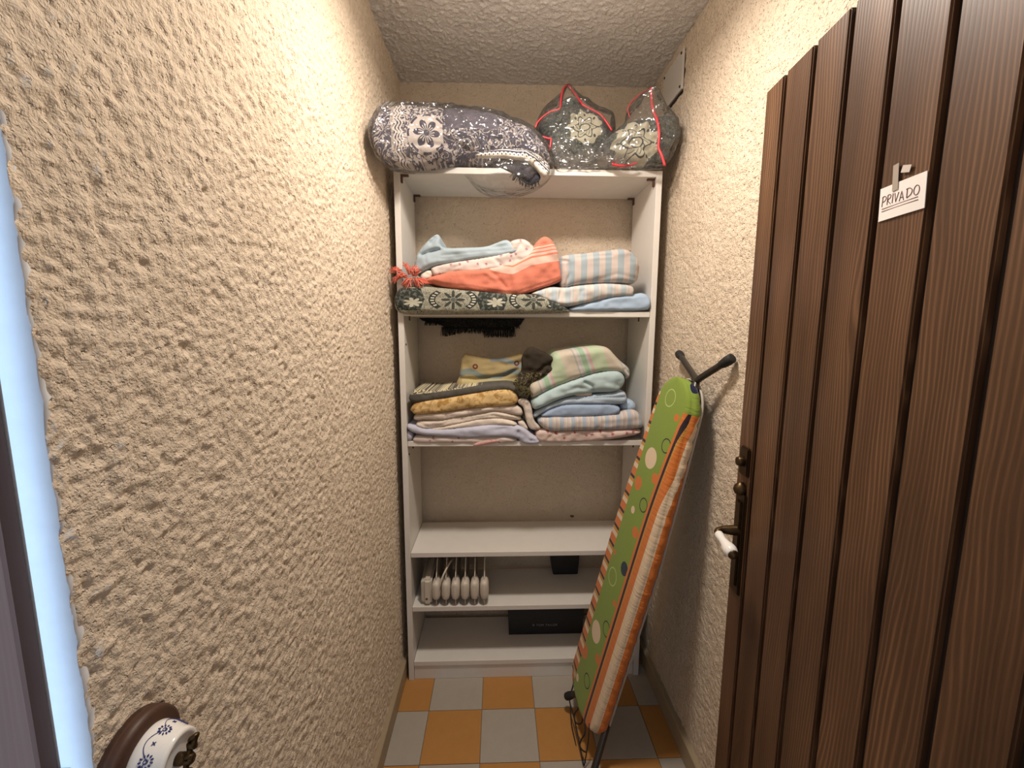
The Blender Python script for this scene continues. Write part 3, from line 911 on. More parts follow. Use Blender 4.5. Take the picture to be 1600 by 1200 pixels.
ls = tag(soft('pale_blue_sheet', [(645, 424), (651, 398), (660, 385), (675, 370), (684, 365), (688, 370), (687, 385), (700, 388), (725, 387), (760, 386), (777, 379), (790, 374), (797, 377), (811, 389), (813, 393), (806, 400), (790, 401), (765, 404), (740, 406), (725, 408), (690, 414), (672, 419), (655, 428), (648, 428)],
     1.492, 0.020, m_sky, None, Yb=BKL, R=0.016, grooves=[([(659, 399), (672, 394), (688, 390)], 0.016, 2.2), ([(674, 380), (684, 370)], 0.014, 3.5), ([(690, 401), (760, 394), (800, 392)], 0.003, 1.5), ([(690, 406), (760, 398)], 0.003, 1.5), ([(665, 398), (667, 412)], 0.003, 2), ([(768, 388), (790, 385)], 0.004, 3)], wr=0.005, ws=22),
    'pale blue sheet with one corner folded upright, topmost in the upper pile', 'sheet')
tag(soft('striped_flannel_sheet', [(873, 404), (880, 399), (897, 397), (912, 396), (929, 394), (952, 391), (968, 388.5), (980, 390), (990, 397), (998, 410), (998, 430), (995, 439), (988, 445), (957, 443), (936, 443.5), (903, 446), (878, 452), (874, 440)],
     1.496, 0.032, m_str1, None, Yb=BKL, R=0.03, grooves=[([(876, 409), (886, 410), (888, 430), (882, 448)], 0.008, 2), ([(900, 404), (930, 402), (952, 401)], 0.004, 2.0), ([(980, 402), (996, 430)], 0.003, 4), ([(930, 438), (960, 430), (990, 436)], 0.003, 3)], wr=0.004, ws=26),
    'thick pink and blue wide striped flannel sheet right of the coral blanket', 'sheet')
tag(soft('striped_flannel_sheet', [(828, 459), (844, 452), (862, 447.5), (878, 450), (903, 445.5), (936, 443), (952, 442.5), (988, 445), (991, 455), (987, 463), (966, 463.5), (947, 466), (925, 472), (893, 478.5), (882, 480.5), (865, 476.5), (847, 467), (833, 461)],
     1.486, 0.020, m_str2, None, Yb=BKL, R=0.018, grooves=[([(877, 450), (874, 462), (872, 469)], 0.006, 1.8), ([(900, 470), (908, 455)], 0.003, 3), ([(850, 462), (858, 452)], 0.003, 3)], wr=0.005, ws=20),
    'thin multi-striped flannel sheet squashed beneath the thick wide striped one', 'sheet')
tag(soft('light_blue_sheet', [(886, 483), (905, 476), (947, 465), (966, 461.5), (990, 460), (1003, 457), (1013, 462), (1017, 471), (1015.5, 482), (1008, 485.5), (968, 486), (925, 487), (892, 487)],
     1.492, 0.016, m_blue1, None, Yb=BKL, R=0.014, grooves=[([(985, 463), (1004, 461)], 0.004, 2)], wr=0.003, xclamp=XC),
    'folded light blue sheet at the bottom right of the upper pile', 'sheet')

# ------------------------------------------------------------------ third shelf from the top, left pile
a = empty('floral_sheet', atY(725, 692, 1.55)); tag(a, 'white flowered sheet with pink corner, lowest in the left lower pile', 'sheet')
soft('folded_body', [(644, 688), (647, 681), (657, 679.5), (671, 681), (705, 680), (733, 682), (753, 680), (787, 680), (804, 682), (809, 687), (805, 693), (772, 693), (738, 693), (705, 693), (662, 693), (649, 692)],
     1.494, 0.012, m_floral, a, Yb=BKL, grooves=[([(740, 686), (770, 685), (800, 690)], 0.003, 1.5)], wr=0.004)
soft('pink_corner', [(737, 696), (748, 690), (765, 686), (790, 687), (773, 692), (747, 697)], 1.482, 0.004, m_pink, a, Yb=1.50, it=1)
lv = empty('lavender_sheet', atY(735, 684, 1.55)); tag(lv, 'lavender blue sheet, second from the bottom of the left lower pile', 'sheet')
soft('folded_body', [(635, 668), (636, 662), (650, 664), (668, 670), (691, 669.5), (740, 665.5), (760, 663), (782, 662), (806, 663.5), (819, 668), (828, 676), (844, 687), (846, 691.5), (829, 695), (815, 692), (808, 683.5), (787, 682), (758, 683), (730, 685), (705, 682.5), (681, 681.5), (655, 679), (641, 674)],
     1.490, 0.016, m_lav, lv, Yb=BKL, R=0.014, grooves=[([(810, 672), (811, 688)], 0.008, 1.8), ([(828, 686), (844, 689)], 0.006, 1.2), ([(775, 670), (790, 668)], 0.002, 2)], wr=0.004)
soft('loose_end', [(634, 673), (641, 674), (646, 679), (644, 688), (635, 690)], 1.493, 0.008, m_lav, lv, Yb=1.56, it=1)
ic = empty('ivory_sheet', atY(740, 671, 1.55)); tag(ic, 'plain ivory sheet lying directly on the lavender sheet', 'sheet')
soft('folded_body', [(666, 671), (699, 663.5), (730, 657.5), (756, 651.5), (787, 651.5), (807, 660), (809, 665), (804, 666), (772, 664.5), (730, 668), (699, 671.5), (677, 673.5)], 1.493, 0.013, m_whites, ic, Yb=BKL, wr=0.004,
     grooves=[([(745, 655), (760, 654)], 0.003, 1)])
soft('loose_end', [(806, 659), (817, 657), (826, 669), (823, 673)], 1.495, 0.006, m_whites, ic, Yb=1.55, it=1)
tag(soft('ivory_sheet', [(649, 663), (654, 657), (677, 657), (719, 650.5), (750, 646), (770, 640.5), (787, 643), (814, 651), (815, 657), (789, 654.5), (756, 654), (730, 659.5), (719, 663), (691, 667), (670, 671), (653, 668)], 1.494, 0.013, m_whites, None, Yb=BKL, wr=0.004,
     grooves=[([(655, 659), (675, 668), (705, 657), (770, 648), (812, 654)], 0.005, 1.3), ([(660, 665), (690, 662)], 0.003, 1)]),
    'rumpled ivory sheet in the middle of the left lower pile', 'sheet')
fl2 = empty('floral_sheet', atY(735, 652, 1.55)); tag(fl2, 'ivory sheet with sparse red print under the gold cloth', 'sheet')
soft('folded_body', [(645, 653), (651, 645.5), (691, 643.5), (719, 641), (747, 634.5), (795, 632), (810, 634), (816, 640), (817, 650), (801, 647.5), (775, 642), (756, 645), (730, 649.5), (719, 651.5), (691, 657), (665, 655), (650, 657)],
     1.492, 0.014, m_floral3, fl2, Yb=BKL, wr=0.004, grooves=[([(697, 644), (697, 652)], 0.003, 1), ([(665, 652), (690, 651), (720, 647)], 0.002, 1.2)])
soft('hanging_end', [(808, 630), (812, 622), (823, 623), (830, 632), (833, 652), (836, 660), (846, 668), (843, 671), (829, 672), (822.5, 660), (819.5, 643), (817, 634)], 1.490, 0.007, m_floral3, fl2, Yb=1.51, wr=0.003, grooves=[([(826, 630), (826, 655), (836, 668)], 0.003, 1.8)])
tag(soft('gold_cloth', [(640, 640), (649, 627), (691, 621.5), (730, 615), (772, 607.5), (795, 606), (806, 612), (810, 621), (809, 629), (800, 633.5), (772, 636), (730, 638), (691, 645), (662, 647), (648, 648), (644, 643)],
     1.492, 0.022, m_gold, None, Yb=BKL, R=0.02, grooves=[([(641, 641), (652, 640)], 0.003, 2)], wr=0.004, ws=20),
    'folded gold brocade cloth in the left lower pile', 'cloth')
def throw_b(M, u, v):           # v pixels above the lower edge
    n = M.noise(M.vec(u, v), 0.35, 3, 0.6, 1.0); n2 = M.noise(M.vec(u, v), 0.12, 3)
    c = M.mix(n2, (0.075, 0.068, 0.058), (0.12, 0.115, 0.10))
    lace = v.gt(11.3) * (n - 0.45)._op('MULTIPLY', 10, clamp=True)
    return M.mix(lace, c, (0.62, 0.55, 0.36))
m_throw = fabric('dark_grey_throw', throw_b, weave=5, sheen=0.0)
def drape_b(M, u, v):
    n = M.noise(M.vec(u, v), 1.6, 3); n2 = M.noise(M.vec(u, v), 0.10, 4, 0.6, 1.5)
    c = M.mix((n - 0.5)._op('MULTIPLY', 8, clamp=True), (0.026, 0.020, 0.014), (0.075, 0.058, 0.040))
    return M.mix(((n2 - 0.5).abs().lt(0.012)) * v.lt(40) * 0.8, c, (0.42, 0.36, 0.16))
m_drape = fabric('dark_brown_drape', drape_b, weave=5, sheen=0.0)
tw = empty('patterned_throw', atY(735, 622, 1.55)); tag(tw, 'dark grey patterned throw with peaked dark corner on the gold cloth', 'throw')
def tlow(u): return float(np.interp(u, [640, 670, 719, 772, 794, 826], [627, 625, 618, 609, 607, 620]))
soft('folded_body', [(638, 622), (643, 611), (653, 607.5), (677, 610.5), (705, 606.5), (730, 603.5), (765, 599.5), (799, 597.5), (816, 608), (828, 620), (822, 623), (809, 617), (794, 609.5), (772, 611.5), (730, 617), (719, 619.5), (670, 627), (652, 630), (641, 627)],
     1.494, 0.014, m_throw, tw, Yb=BKL, R=0.012, grooves=[([(655, 612), (665, 616), (700, 611)], 0.003, 1.5)], wr=0.003, uvf=lambda u, v: (u, tlow(u) - v))
soft('peaked_corner', [(814, 556), (828, 539), (848, 548), (869, 561), (870, 577), (852, 587), (836, 595), (829, 602), (830, 618), (822, 623), (814, 609), (800, 600), (806, 592), (813, 586), (815, 572)],
     1.498, 0.018, m_drape, tw, Tb=0.02, R=0.02, it=1, grooves=[([(868, 566), (850, 572), (834, 588), (826, 605)], 0.012, 3), ([(855, 580), (864, 566)], 0.010, 2.5), ([(822, 560), (820, 590)], 0.008, 4)], wr=0.006, ws=14, uvf=lambda u, v: (u, 622 - v))
st = []
for i in range(70):
    u0 = 806 + rnd.uniform(0, 22); v0 = 598 + (u0 - 806) * 0.6 + rnd.uniform(-5, 4)
    p = atY(u0, v0, 1.478); q = atY(u0 + rnd.uniform(-10, 8), v0 + rnd.uniform(2, 12), 1.474)
    st.append((smooth_path([p, (p + q) / 2 + np.array([0, -0.004, 0.002]), q], 3), 0.0009))
thread('fringe', st, plain('olive_thread', (0.10, 0.085, 0.035), 0.9), tw)
def print_b(M, u, v):
    n = M.noise(M.vec(u, v), 0.045, 3, 0.5, 0.6); n2 = M.noise(M.vec(u, v), 0.3, 2)
    c = M.mix(n2 * 0.6, (0.42, 0.33, 0.16), (0.34, 0.27, 0.14))
    yb = (v - 16 - (u * 0.09).sin() * 6)
    c = M.mix((yb.abs() + n * 8).lt(8.5), c, (0.22, 0.26, 0.24))
    c = M.mix((v - 33 + (u * 0.05).cos() * 8).abs().lt(3.5) * u.gt(52), c, (0.25, 0.30, 0.31))
    c = M.mix(v.lt(11 + 0.0) * u.gt(8) * 0.75, c, (0.52, 0.46, 0.24))
    for cx, cy in ((29, 30), (93, 35)):
        r, t = polar(M, u, v, cx, cy)
        c = M.mix(r.lt(4.2) * r.gt(1.8), c, (0.16, 0.045, 0.03))
    return c
m_print = fabric('ochre_teal_print', print_b, weave=5)
tag(soft('printed_cloth', [(711, 608), (713, 598), (718, 588), (722, 552), (740, 554.5), (757, 558.5), (773, 561.5), (800, 556), (818, 549), (822, 565), (818, 580), (812, 590), (806, 600), (773, 606), (730, 608)],
     1.585, 0.018, m_print, None, Tb=0.03, R=0.02, it=1, wr=0.006, ws=24, grooves=[([(716, 590), (745, 592), (790, 586), (808, 577)], 0.010, 3), ([(775, 563), (790, 570), (812, 566)], 0.006, 4)], uvf=lambda u, v: (u - 714, 602 - v)),
    'ochre and teal printed cloth propped upright behind the dark throw', 'cloth')

# ------------------------------------------------------------------ third shelf, right pile
tag(soft('floral_sheet', [(837, 684), (837, 674), (848, 668.5), (868, 673), (880, 671.5), (933, 670), (1000, 668.5), (1002, 678), (962, 685.5), (933, 688.5), (891, 691.5), (848, 691.5), (840, 688)],
     1.494, 0.018, m_floral2, None, Yb=BKL, R=0.015, grooves=[([(868, 674), (872, 684)], 0.003, 2), ([(935, 676), (945, 684)], 0.003, 2), ([(850, 688), (862, 678)], 0.002, 2)], wr=0.005),
    'white sheet with dark pink flowers, lowest in the right lower pile', 'sheet')
tag(soft('striped_flannel_sheet', [(838, 657), (845, 649.5), (905, 648.5), (967, 646), (974, 641), (993, 639), (1003, 652), (1005, 663), (1001, 670), (933, 671.5), (880, 673.5), (862, 674.5), (847, 668)],
     1.494, 0.026, m_str3, None, Yb=BKL, R=0.022, wr=0.003),
    'blue striped flannel sheet on the flowered sheet, right lower pile', 'sheet')
m3 = empty('dusty_blue_sheet', atY(905, 650, 1.55)); tag(m3, 'dusty blue folded sheet on the blue striped flannel', 'sheet')
soft('folded_body', [(840, 651.5), (855, 640), (877, 630), (919, 629.5), (969, 631), (968, 648.5), (919, 651), (877, 652)], 1.495, 0.018, m_blue3, m3, Yb=BKL, R=0.015, wr=0.003, it=2)
soft('side_fold', [(966, 632), (979, 621), (991, 627), (994, 636), (991, 641.5), (973, 642.5)], 1.52, 0.02, m_blue1, m3, Yb=BKL, R=0.02, wr=0.004, grooves=[([(980, 630), (976, 640)], 0.006, 2)])
n3_ = empty('grey_blue_sheet', atY(905, 645, 1.55)); tag(n3_, 'grey blue folded sheet between the dusty blue and mint sheets', 'sheet')
soft('folded_body', [(832, 650), (838, 641), (870, 625), (891, 619), (926, 616.5), (962, 612), (975, 610), (979, 618), (979, 628), (969, 632), (919, 631.5), (877, 632), (848, 644), (837, 653)],
     1.496, 0.016, m_blue2, n3_, Yb=BKL, R=0.013, wr=0.003, grooves=[([(900, 622), (940, 620), (976, 619)], 0.006, 1.3), ([(925, 625), (975, 628)], 0.002, 1.5)])
soft('white_seam', [(893, 618), (923, 611), (926, 617), (912, 619)], 1.488, 0.004, m_whites, n3_, Yb=1.52, it=1)
tag(soft('mint_blue_sheet', [(829, 630), (832, 622), (855, 608), (877, 598), (919, 584), (947, 577.5), (968, 577.5), (977, 591), (974, 602), (962, 613), (928, 613), (899, 617), (877, 622), (848, 636), (834, 641)],
     1.496, 0.028, m_teal, None, Yb=BKL, R=0.022, wr=0.006, ws=22, grooves=[([(926, 610), (924, 602), (912, 596)], 0.009, 2.5), ([(880, 612), (900, 604), (915, 607)], 0.005, 3.5), ([(945, 596), (962, 600)], 0.004, 4)]),
    'mint blue folded sheet second from the top of the right lower pile', 'sheet')
pl_ = empty('green_striped_blanket', atY(905, 600, 1.55)); tag(pl_, 'pale green striped blanket on top of the right lower pile', 'blanket')
soft('folded_body', [(826, 604), (830, 598), (848, 588), (860, 577), (862, 552), (884, 547), (926, 541), (948, 540.5), (962, 557), (970, 565), (982, 574), (985, 584), (979, 594), (975, 586), (967, 580.5), (940, 580.5), (922, 584.5), (891, 595.5), (862, 606.5), (841, 617.5), (829, 624)],
     1.502, 0.030, m_plaid, pl_, Yb=BKL, R=0.024, wr=0.004, ws=24, grooves=[([(974, 576), (980, 582)], 0.010, 2)], uvf=lambda u, v: ((u - 820 + (v - 600) * -0.35) * 0.00225, (600 - v) * 0.00225))

# ------------------------------------------------------------------ bagged blankets on top of the bookcase
def navy_b(M, u, v):            # frame pixels from the bag's left end / bottom
    u = u - 9; v = v + 17
    D = (0.040, 0.036, 0.062); W = (0.50, 0.45, 0.42)
    n = M.noise(M.vec(u, v), 0.062, 3, 0.5, 2.0); sp = M.noise(M.vec(u, v), 1.1, 2)
    curl = (n - 0.5).abs().lt(0.03)
    c = M.mix(curl * 0.85, D, W)
    # ribbed dark cloth on the upper right
    rib = ((u * 1.9 + v * 1.2).sin() * (u * 0.8 - v * 2.2).sin()).gt(0.25)
    c = M.mix(u.gt(112) * v.gt(62) * u.lt(190), c, M.mix(rib * 0.55, D, (0.30, 0.27, 0.30)))
    # flower panel
    bend = v * 0.05
    pu = u + bend
    panel = pu.gt(52) * pu.lt(112) * v.gt(18)
    c2 = W
    r, t = polar(M, u, v, 85, 56, 1.0, 1.0)
    pet = r.lt((t * 3 + 0.4).cos().abs().pow(0.8) * 14 + 6)
    out = r.gt(25) * r.lt(28.5) * (t * 8).cos().gt(-0.35)
    n4 = M.noise(M.vec(u, v), 0.13, 2, 0.5, 1.0)
    c2 = M.mix(r.gt(29) * (n4 - 0.5).abs().lt(0.07), c2, D)
    c2 = M.mix(out, c2, D)
    c2 = M.mix(pet, c2, D)
    c2 = M.mix((t * 18).cos().gt(0.35) * r.gt(4) * r.lt(12), c2, (0.5, 0.45, 0.42))
    c = M.mix(panel, c, c2)
    # zigzag bands
    zz = ((v * 0.42).sin() * 2.0 + pu)
    for k in (41, 46, 50.5):
        c = M.mix((zz - k).abs().lt(1.1), c, (0.60, 0.54, 0.50))
    c = M.mix(pu.gt(34) * pu.lt(39) * (sp - 0.45)._op('MULTIPLY', 9, clamp=True), c, (0.55, 0.49, 0.42))
    return c
m_navy = fabric('navy_white_jacquard', navy_b, weave=4)
def lace_b(M, u, v):            # v = pixels outward from the dark lining
    D = (0.05, 0.045, 0.07); W = (0.62, 0.57, 0.50)
    cell = (u / 6.4).mod(1.0) - 0.5
    r = ((cell * 6.4) * (cell * 6.4) + (v - 5.0) * (v - 5.0)).sqrt()
    c = M.mix(r.lt(3.3).mx(v.lt(5.0)), D, W)
    c = M.mix(r.lt(1.1), c, D)
    c = M.mix(v.gt(10.5) * v.lt(12.0), c, W)
    return M.mix(v.gt(13.5) * (M.noise(M.vec(u, v), 0.25, 3, 0.5, 2) - 0.45)._op('MULTIPLY', 8, clamp=True), c, W)
m_lace = fabric('white_scalloped_border', lace_b, weave=4)
m_navyplain = fabric('dark_navy_lining', mottled((0.018, 0.018, 0.028), (0.035, 0.033, 0.045), 50))

def yb1(u): return np.interp(u, [575, 620, 660, 720, 800, 870], [1.245, 1.35, 1.43, 1.49, 1.49, 1.48])
nb_ = empty('navy_blanket', atY(720, 262, 1.46)); nb_.location[2] = BH + 0.002
tag(nb_, 'rolled navy and white patterned blanket inside the left plastic bag', 'blanket')
soft('rolled_body', [(582, 216), (586, 196), (596, 179), (609, 172), (622, 168), (663, 169), (690, 171), (729, 174), (762, 178), (796, 190), (830, 204), (846, 222), (861, 246), (861, 258), (840, 262), (800, 259), (760, 258), (722, 259), (661, 261), (627, 259), (606, 254), (592, 244), (584, 228)],
     yb1, 0.070, m_navy, nb_, Tb=0.17, R=0.085, h=2.4, wr=0.010, ws=22, uvf=lambda u, v: (u - 578, 262 - v),
     grooves=[([(607, 172), (613, 210), (622, 245), (640, 256)], 0.010, 4), ([(694, 172), (700, 215), (704, 240)], 0.008, 3), ([(640, 240), (670, 236), (700, 240)], 0.010, 3), ([(705, 230), (735, 246), (760, 232)], 0.010, 4), ([(750, 185), (790, 215), (840, 230)], 0.008, 4)])
soft('scalloped_border', [(738, 243), (758, 236), (790, 232), (820, 232), (844, 243), (858, 256), (860, 270), (853, 279), (842, 271), (832, 258), (818, 250), (800, 248), (776, 246), (752, 247)],
     lambda u: np.interp(u, [738, 800, 860], [1.405, 1.400, 1.415]), 0.012, m_lace, nb_, Tb=0.03, R=0.015, wr=0.003, uvf=lambda u, v: (u, float(np.interp(u, [738, 776, 800, 820, 835, 860], [250, 247, 248, 250, 258, 282])) - v))
soft('dark_lining', [(765, 247), (790, 246), (812, 248), (830, 254), (842, 268), (846, 280), (838, 287), (826, 290), (815, 282), (800, 270), (780, 261), (768, 256)],
     1.43, 0.014, m_navyplain, nb_, Tb=0.03, R=0.02, wr=0.004)
st = []
for i in range(60):
    u0 = 800 + 44 * i / 60; v0 = float(np.interp(u0, [800, 815, 828, 844], [270, 281, 288, 282]))
    p = atY(u0, v0 - 2, 1.42); q = atY(u0 + rnd.uniform(-6, 3), v0 + rnd.uniform(3, 9), 1.415)
    st.append(([p, (p + q) / 2 + np.array([0, -0.002, 0]), q], 0.0009))
thread('fringe', st, m_blackthread, nb_)

def damask_b(cx, cy, sc=1.0):
    def b(M, u, v):
        D = (0.032, 0.042, 0.038); W = (0.44, 0.42, 0.32)
        n = M.noise(M.vec(u, v), 0.35, 3, 0.6, 1.0)
        c = M.mix((n - 0.5)._op('MULTIPLY', 9, clamp=True) * 0.5, D, (0.25, 0.26, 0.23))
        r, t = polar(M, u - 3, v + 10, cx, cy, sc, sc)
        n2 = M.noise(M.vec(u, v), 0.16, 2)
        med = (r + (t * 9).cos() * 2.6 + (n2 - 0.5) * 10).lt(25)
        c = M.mix(med, c, W)
        sc1 = ((r - 14 - (t * 6).cos() * 3.2).abs()).lt(1.0)
        sc2 = ((r - 6.0 - (t * 2).cos() * 1.2).abs()).lt(0.9)
        dots = ((r - 19.5) * (r - 19.5) + ((t * 4).sin() * 7) * ((t * 4).sin() * 7)).lt(5)
        curl = ((r - 10).abs().lt(3.0)) * ((t * 12 + r * 1.1).cos().gt(0.80))
        c = M.mix((sc1.mx(sc2)).mx(dots.mx(curl)), c, D)
        return c
    return b
m_dam1 = fabric('green_black_damask', damask_b(56, 56), weave=4)
m_dam2 = fabric('green_black_damask_dim', damask_b(44, 34, 1.3), weave=4)
db = tag(soft('damask_blanket', [(840, 196), (850, 185), (861, 177), (874, 166), (880, 156), (890, 152), (900, 155), (908, 166), (928, 177), (941, 185), (951, 200), (958, 214), (950, 235), (930, 256), (905, 261), (880, 258), (862, 245), (850, 222), (846, 208)],
     1.535, 0.055, m_dam1, None, Tb=0.10, R=0.07, wr=0.008, ws=16, it=1, uvf=lambda u, v: (u - 850, 256 - v), grooves=[([(862, 215), (878, 200), (884, 170)], 0.012, 4), ([(890, 231), (900, 243)], 0.01, 3), ([(930, 178), (945, 205)], 0.006, 3)], zmin=BH + 0.001),
    'dark green and cream damask blanket peaked inside the middle plastic bag', 'blanket')
db2 = tag(soft('damask_blanket', [(940, 224), (961, 206), (980, 193), (1000, 187), (1018, 186), (1036, 183), (1048, 181), (1054, 192), (1056, 211), (1051, 226), (1042, 240), (1035, 254), (1022, 259), (1000, 258), (985, 253), (965, 246), (948, 237)],
     lambda u: np.interp(u, [930, 1000, 1060], [1.50, 1.47, 1.44]), 0.05, m_dam2, None, Tb=0.16, R=0.06, wr=0.010, ws=14, it=1, uvf=lambda u, v: (u - 940, 256 - v), grooves=[([(945, 236), (970, 228), (995, 236), (1010, 250)], 0.014, 3), ([(1000, 190), (990, 215), (1020, 230)], 0.01, 4), ([(1030, 190), (1036, 225)], 0.008, 3)], zmin=BH + 0.001),
    'crumpled dark damask blanket inside the right plastic bag', 'blanket')

def plastic(name, haze=0.04, bscale=26, tint=(0.97, 0.965, 0.96), bs=1.0, dist=0.015):
    M = Mat(name); nt = M.nt; nt.nodes.remove(M.b)
    out = [n for n in nt.nodes if n.type == 'OUTPUT_MATERIAL'][0]
    tr_ = M.node('ShaderNodeBsdfTransparent'); gl = M.node('ShaderNodeBsdfGlossy'); df = M.node('ShaderNodeBsdfDiffuse'); fr = M.node('ShaderNodeFresnel')
    fr.inputs[0].default_value = 1.15
    tr_.inputs[0].default_value = tint + (1,); gl.inputs['Roughness'].default_value = 0.13
    df.inputs[0].default_value = (0.8, 0.78, 0.75, 1)
    co = M.coord('Object'); x, y, z = M.xyz(co)
    w1 = M.noise(co, 14, 2)
    v1, _ = M.voronoi(M.vec(x + w1 * 0.03, y, z + w1 * 0.05), bscale)
    v2, _ = M.voronoi(M.vec(x * 0.7 + w1 * 0.02, y, z * 1.3), bscale * 2.3)
    bp = M.node('ShaderNodeBump'); bp.inputs['Strength'].default_value = bs; bp.inputs['Distance'].default_value = dist
    M.link(v1 + v2 * 0.45, bp.inputs['Height'])
    M.link(bp.outputs[0], gl.inputs['Normal'])
    m1 = M.node('ShaderNodeMixShader'); m2 = M.node('ShaderNodeMixShader'); m1.inputs[0].default_value = haze
    M.link(tr_.outputs[0], m1.inputs[1]); M.link(df.outputs[0], m1.inputs[2])
    fac = E(nt, fr.outputs[0]) * 0.8 + 0.075
    M.link(fac, m2.inputs[0]); M.link(m1.outputs[0], m2.inputs[1]); M.link(gl.outputs[0], m2.inputs[2])
    M.link(m2.outputs[0], out.inputs[0])
    return M.m
m_bag = plastic('clear_plastic', 0.035)
m_bag2 = plastic('clear_vinyl', 0.045, 18)
m_red = plain('red_piping', (0.60, 0.035, 0.05), 0.4)

tag(soft('plastic_bag', [(577, 216), (581, 193), (593, 175), (607, 168), (621, 164), (663, 165), (695, 167), (729, 170), (762, 174), (798, 185), (832, 199), (851, 219), (866, 245), (868, 262), (860, 280), (840, 294), (813, 304), (779, 306), (755, 300), (737, 287), (724, 266), (661, 265), (627, 264), (603, 259), (588, 247), (580, 228)],
     lambda u: yb1(u) - 0.010, 0.088, m_bag, None, Tb=0.19, R=0.08, h=2.6, wr=0.010, ws=13),
    'clear plastic bag round the navy blanket, drooping over the bookcase front', 'plastic bag')
b2 = empty('vinyl_bag', atY(900, 262, 1.53)); b2.location[2] = BH + 0.001
tag(b2, 'clear vinyl bag with red piping pulled to a peak, middle of bookcase top', 'plastic bag')
soft('vinyl_body', [(834, 202), (844, 176), (853, 165), (876, 147), (879, 140), (885, 133), (891, 136), (911, 155), (950, 175), (960, 180), (962, 205), (966, 235), (958, 262), (880, 262), (860, 240), (846, 216)],
     1.528, 0.062, m_bag2, b2, Tb=0.125, R=0.09, wr=0.010, ws=16, it=1, zmin=BH + 0.0012)
def piping(pts, Y, r, parent, name='red_piping'):
    P = [atY(u, v, Y if np.isscalar(Y) else Y(u)) for u, v in pts]
    return tube(name, smooth_path(P, 5), r, m_red, parent, 7)
piping([(836, 200), (840, 191), (850, 181), (861, 174), (874, 170), (876, 158), (878, 146), (880, 139), (885, 133.5), (890, 136), (900, 149), (908, 160), (911, 164), (924, 171), (938, 179), (947, 190), (956, 204)], lambda u: float(np.interp(u, [834, 875, 885, 911, 956], [1.50, 1.475, 1.515, 1.48, 1.47])), 0.0032, b2)
piping([(847, 213.5), (855, 216), (862, 217)], 1.475, 0.0036, b2)
piping([(861, 217), (860, 226), (858, 236)], 1.47, 0.003, b2)
piping([(956, 256), (967, 259), (984, 258), (995, 254.5)], 1.452, 0.0035, b2)
soft('loose_flap', [(861, 218), (874, 214), (886, 226), (896, 241), (906, 238), (915, 230), (936, 232), (946, 240), (966, 240), (986, 248), (997, 262.5), (930, 264), (870, 264), (857, 246)],
     1.478, 0.022, m_bag2, b2, Tb=0.01, R=0.03, wr=0.016, ws=11, it=0, h=2.0, grooves=[([(874, 216), (896, 258)], 0.010, 2.5), ([(915, 232), (905, 256)], -0.008, 2), ([(936, 233), (950, 258)], 0.010, 2.5), ([(910, 244), (930, 258)], -0.010, 2)])
b3 = empty('vinyl_bag', atY(1000, 262, 1.48)); b3.location[2] = BH + 0.001
tag(b3, 'clear vinyl bag with red piping beside the right wall', 'plastic bag')
yb3 = lambda u: np.interp(u, [925, 1000, 1065], [1.49, 1.45, 1.42])
soft('vinyl_body', [(930, 231), (938, 224), (984, 185), (981, 169), (989, 157), (1005, 144), (1017.5, 136), (1030, 148), (1042, 170), (1054, 181), (1061, 205), (1062, 216), (1054, 237), (1042, 262), (1035, 263), (992, 263), (930, 263)],
     yb3, 0.06, m_bag2, b3, Tb=0.20, R=0.08, wr=0.010, ws=14, it=1, zmin=BH + 0.0012)
piping([(984, 184), (981, 169), (989, 157), (1000, 147.5), (1009, 142), (1017, 138)], lambda u: float(yb3(u)) - 0.015, 0.0014, b3)
piping([(1017.5, 137), (1018, 152), (1020, 171), (1027, 189), (1030, 210), (1029, 230), (1034, 243), (1039, 259)], lambda u: float(np.interp(u, [1017, 1018, 1022, 1030, 1040], [1.43, 1.41, 1.395, 1.375, 1.37])), 0.0040, b3)

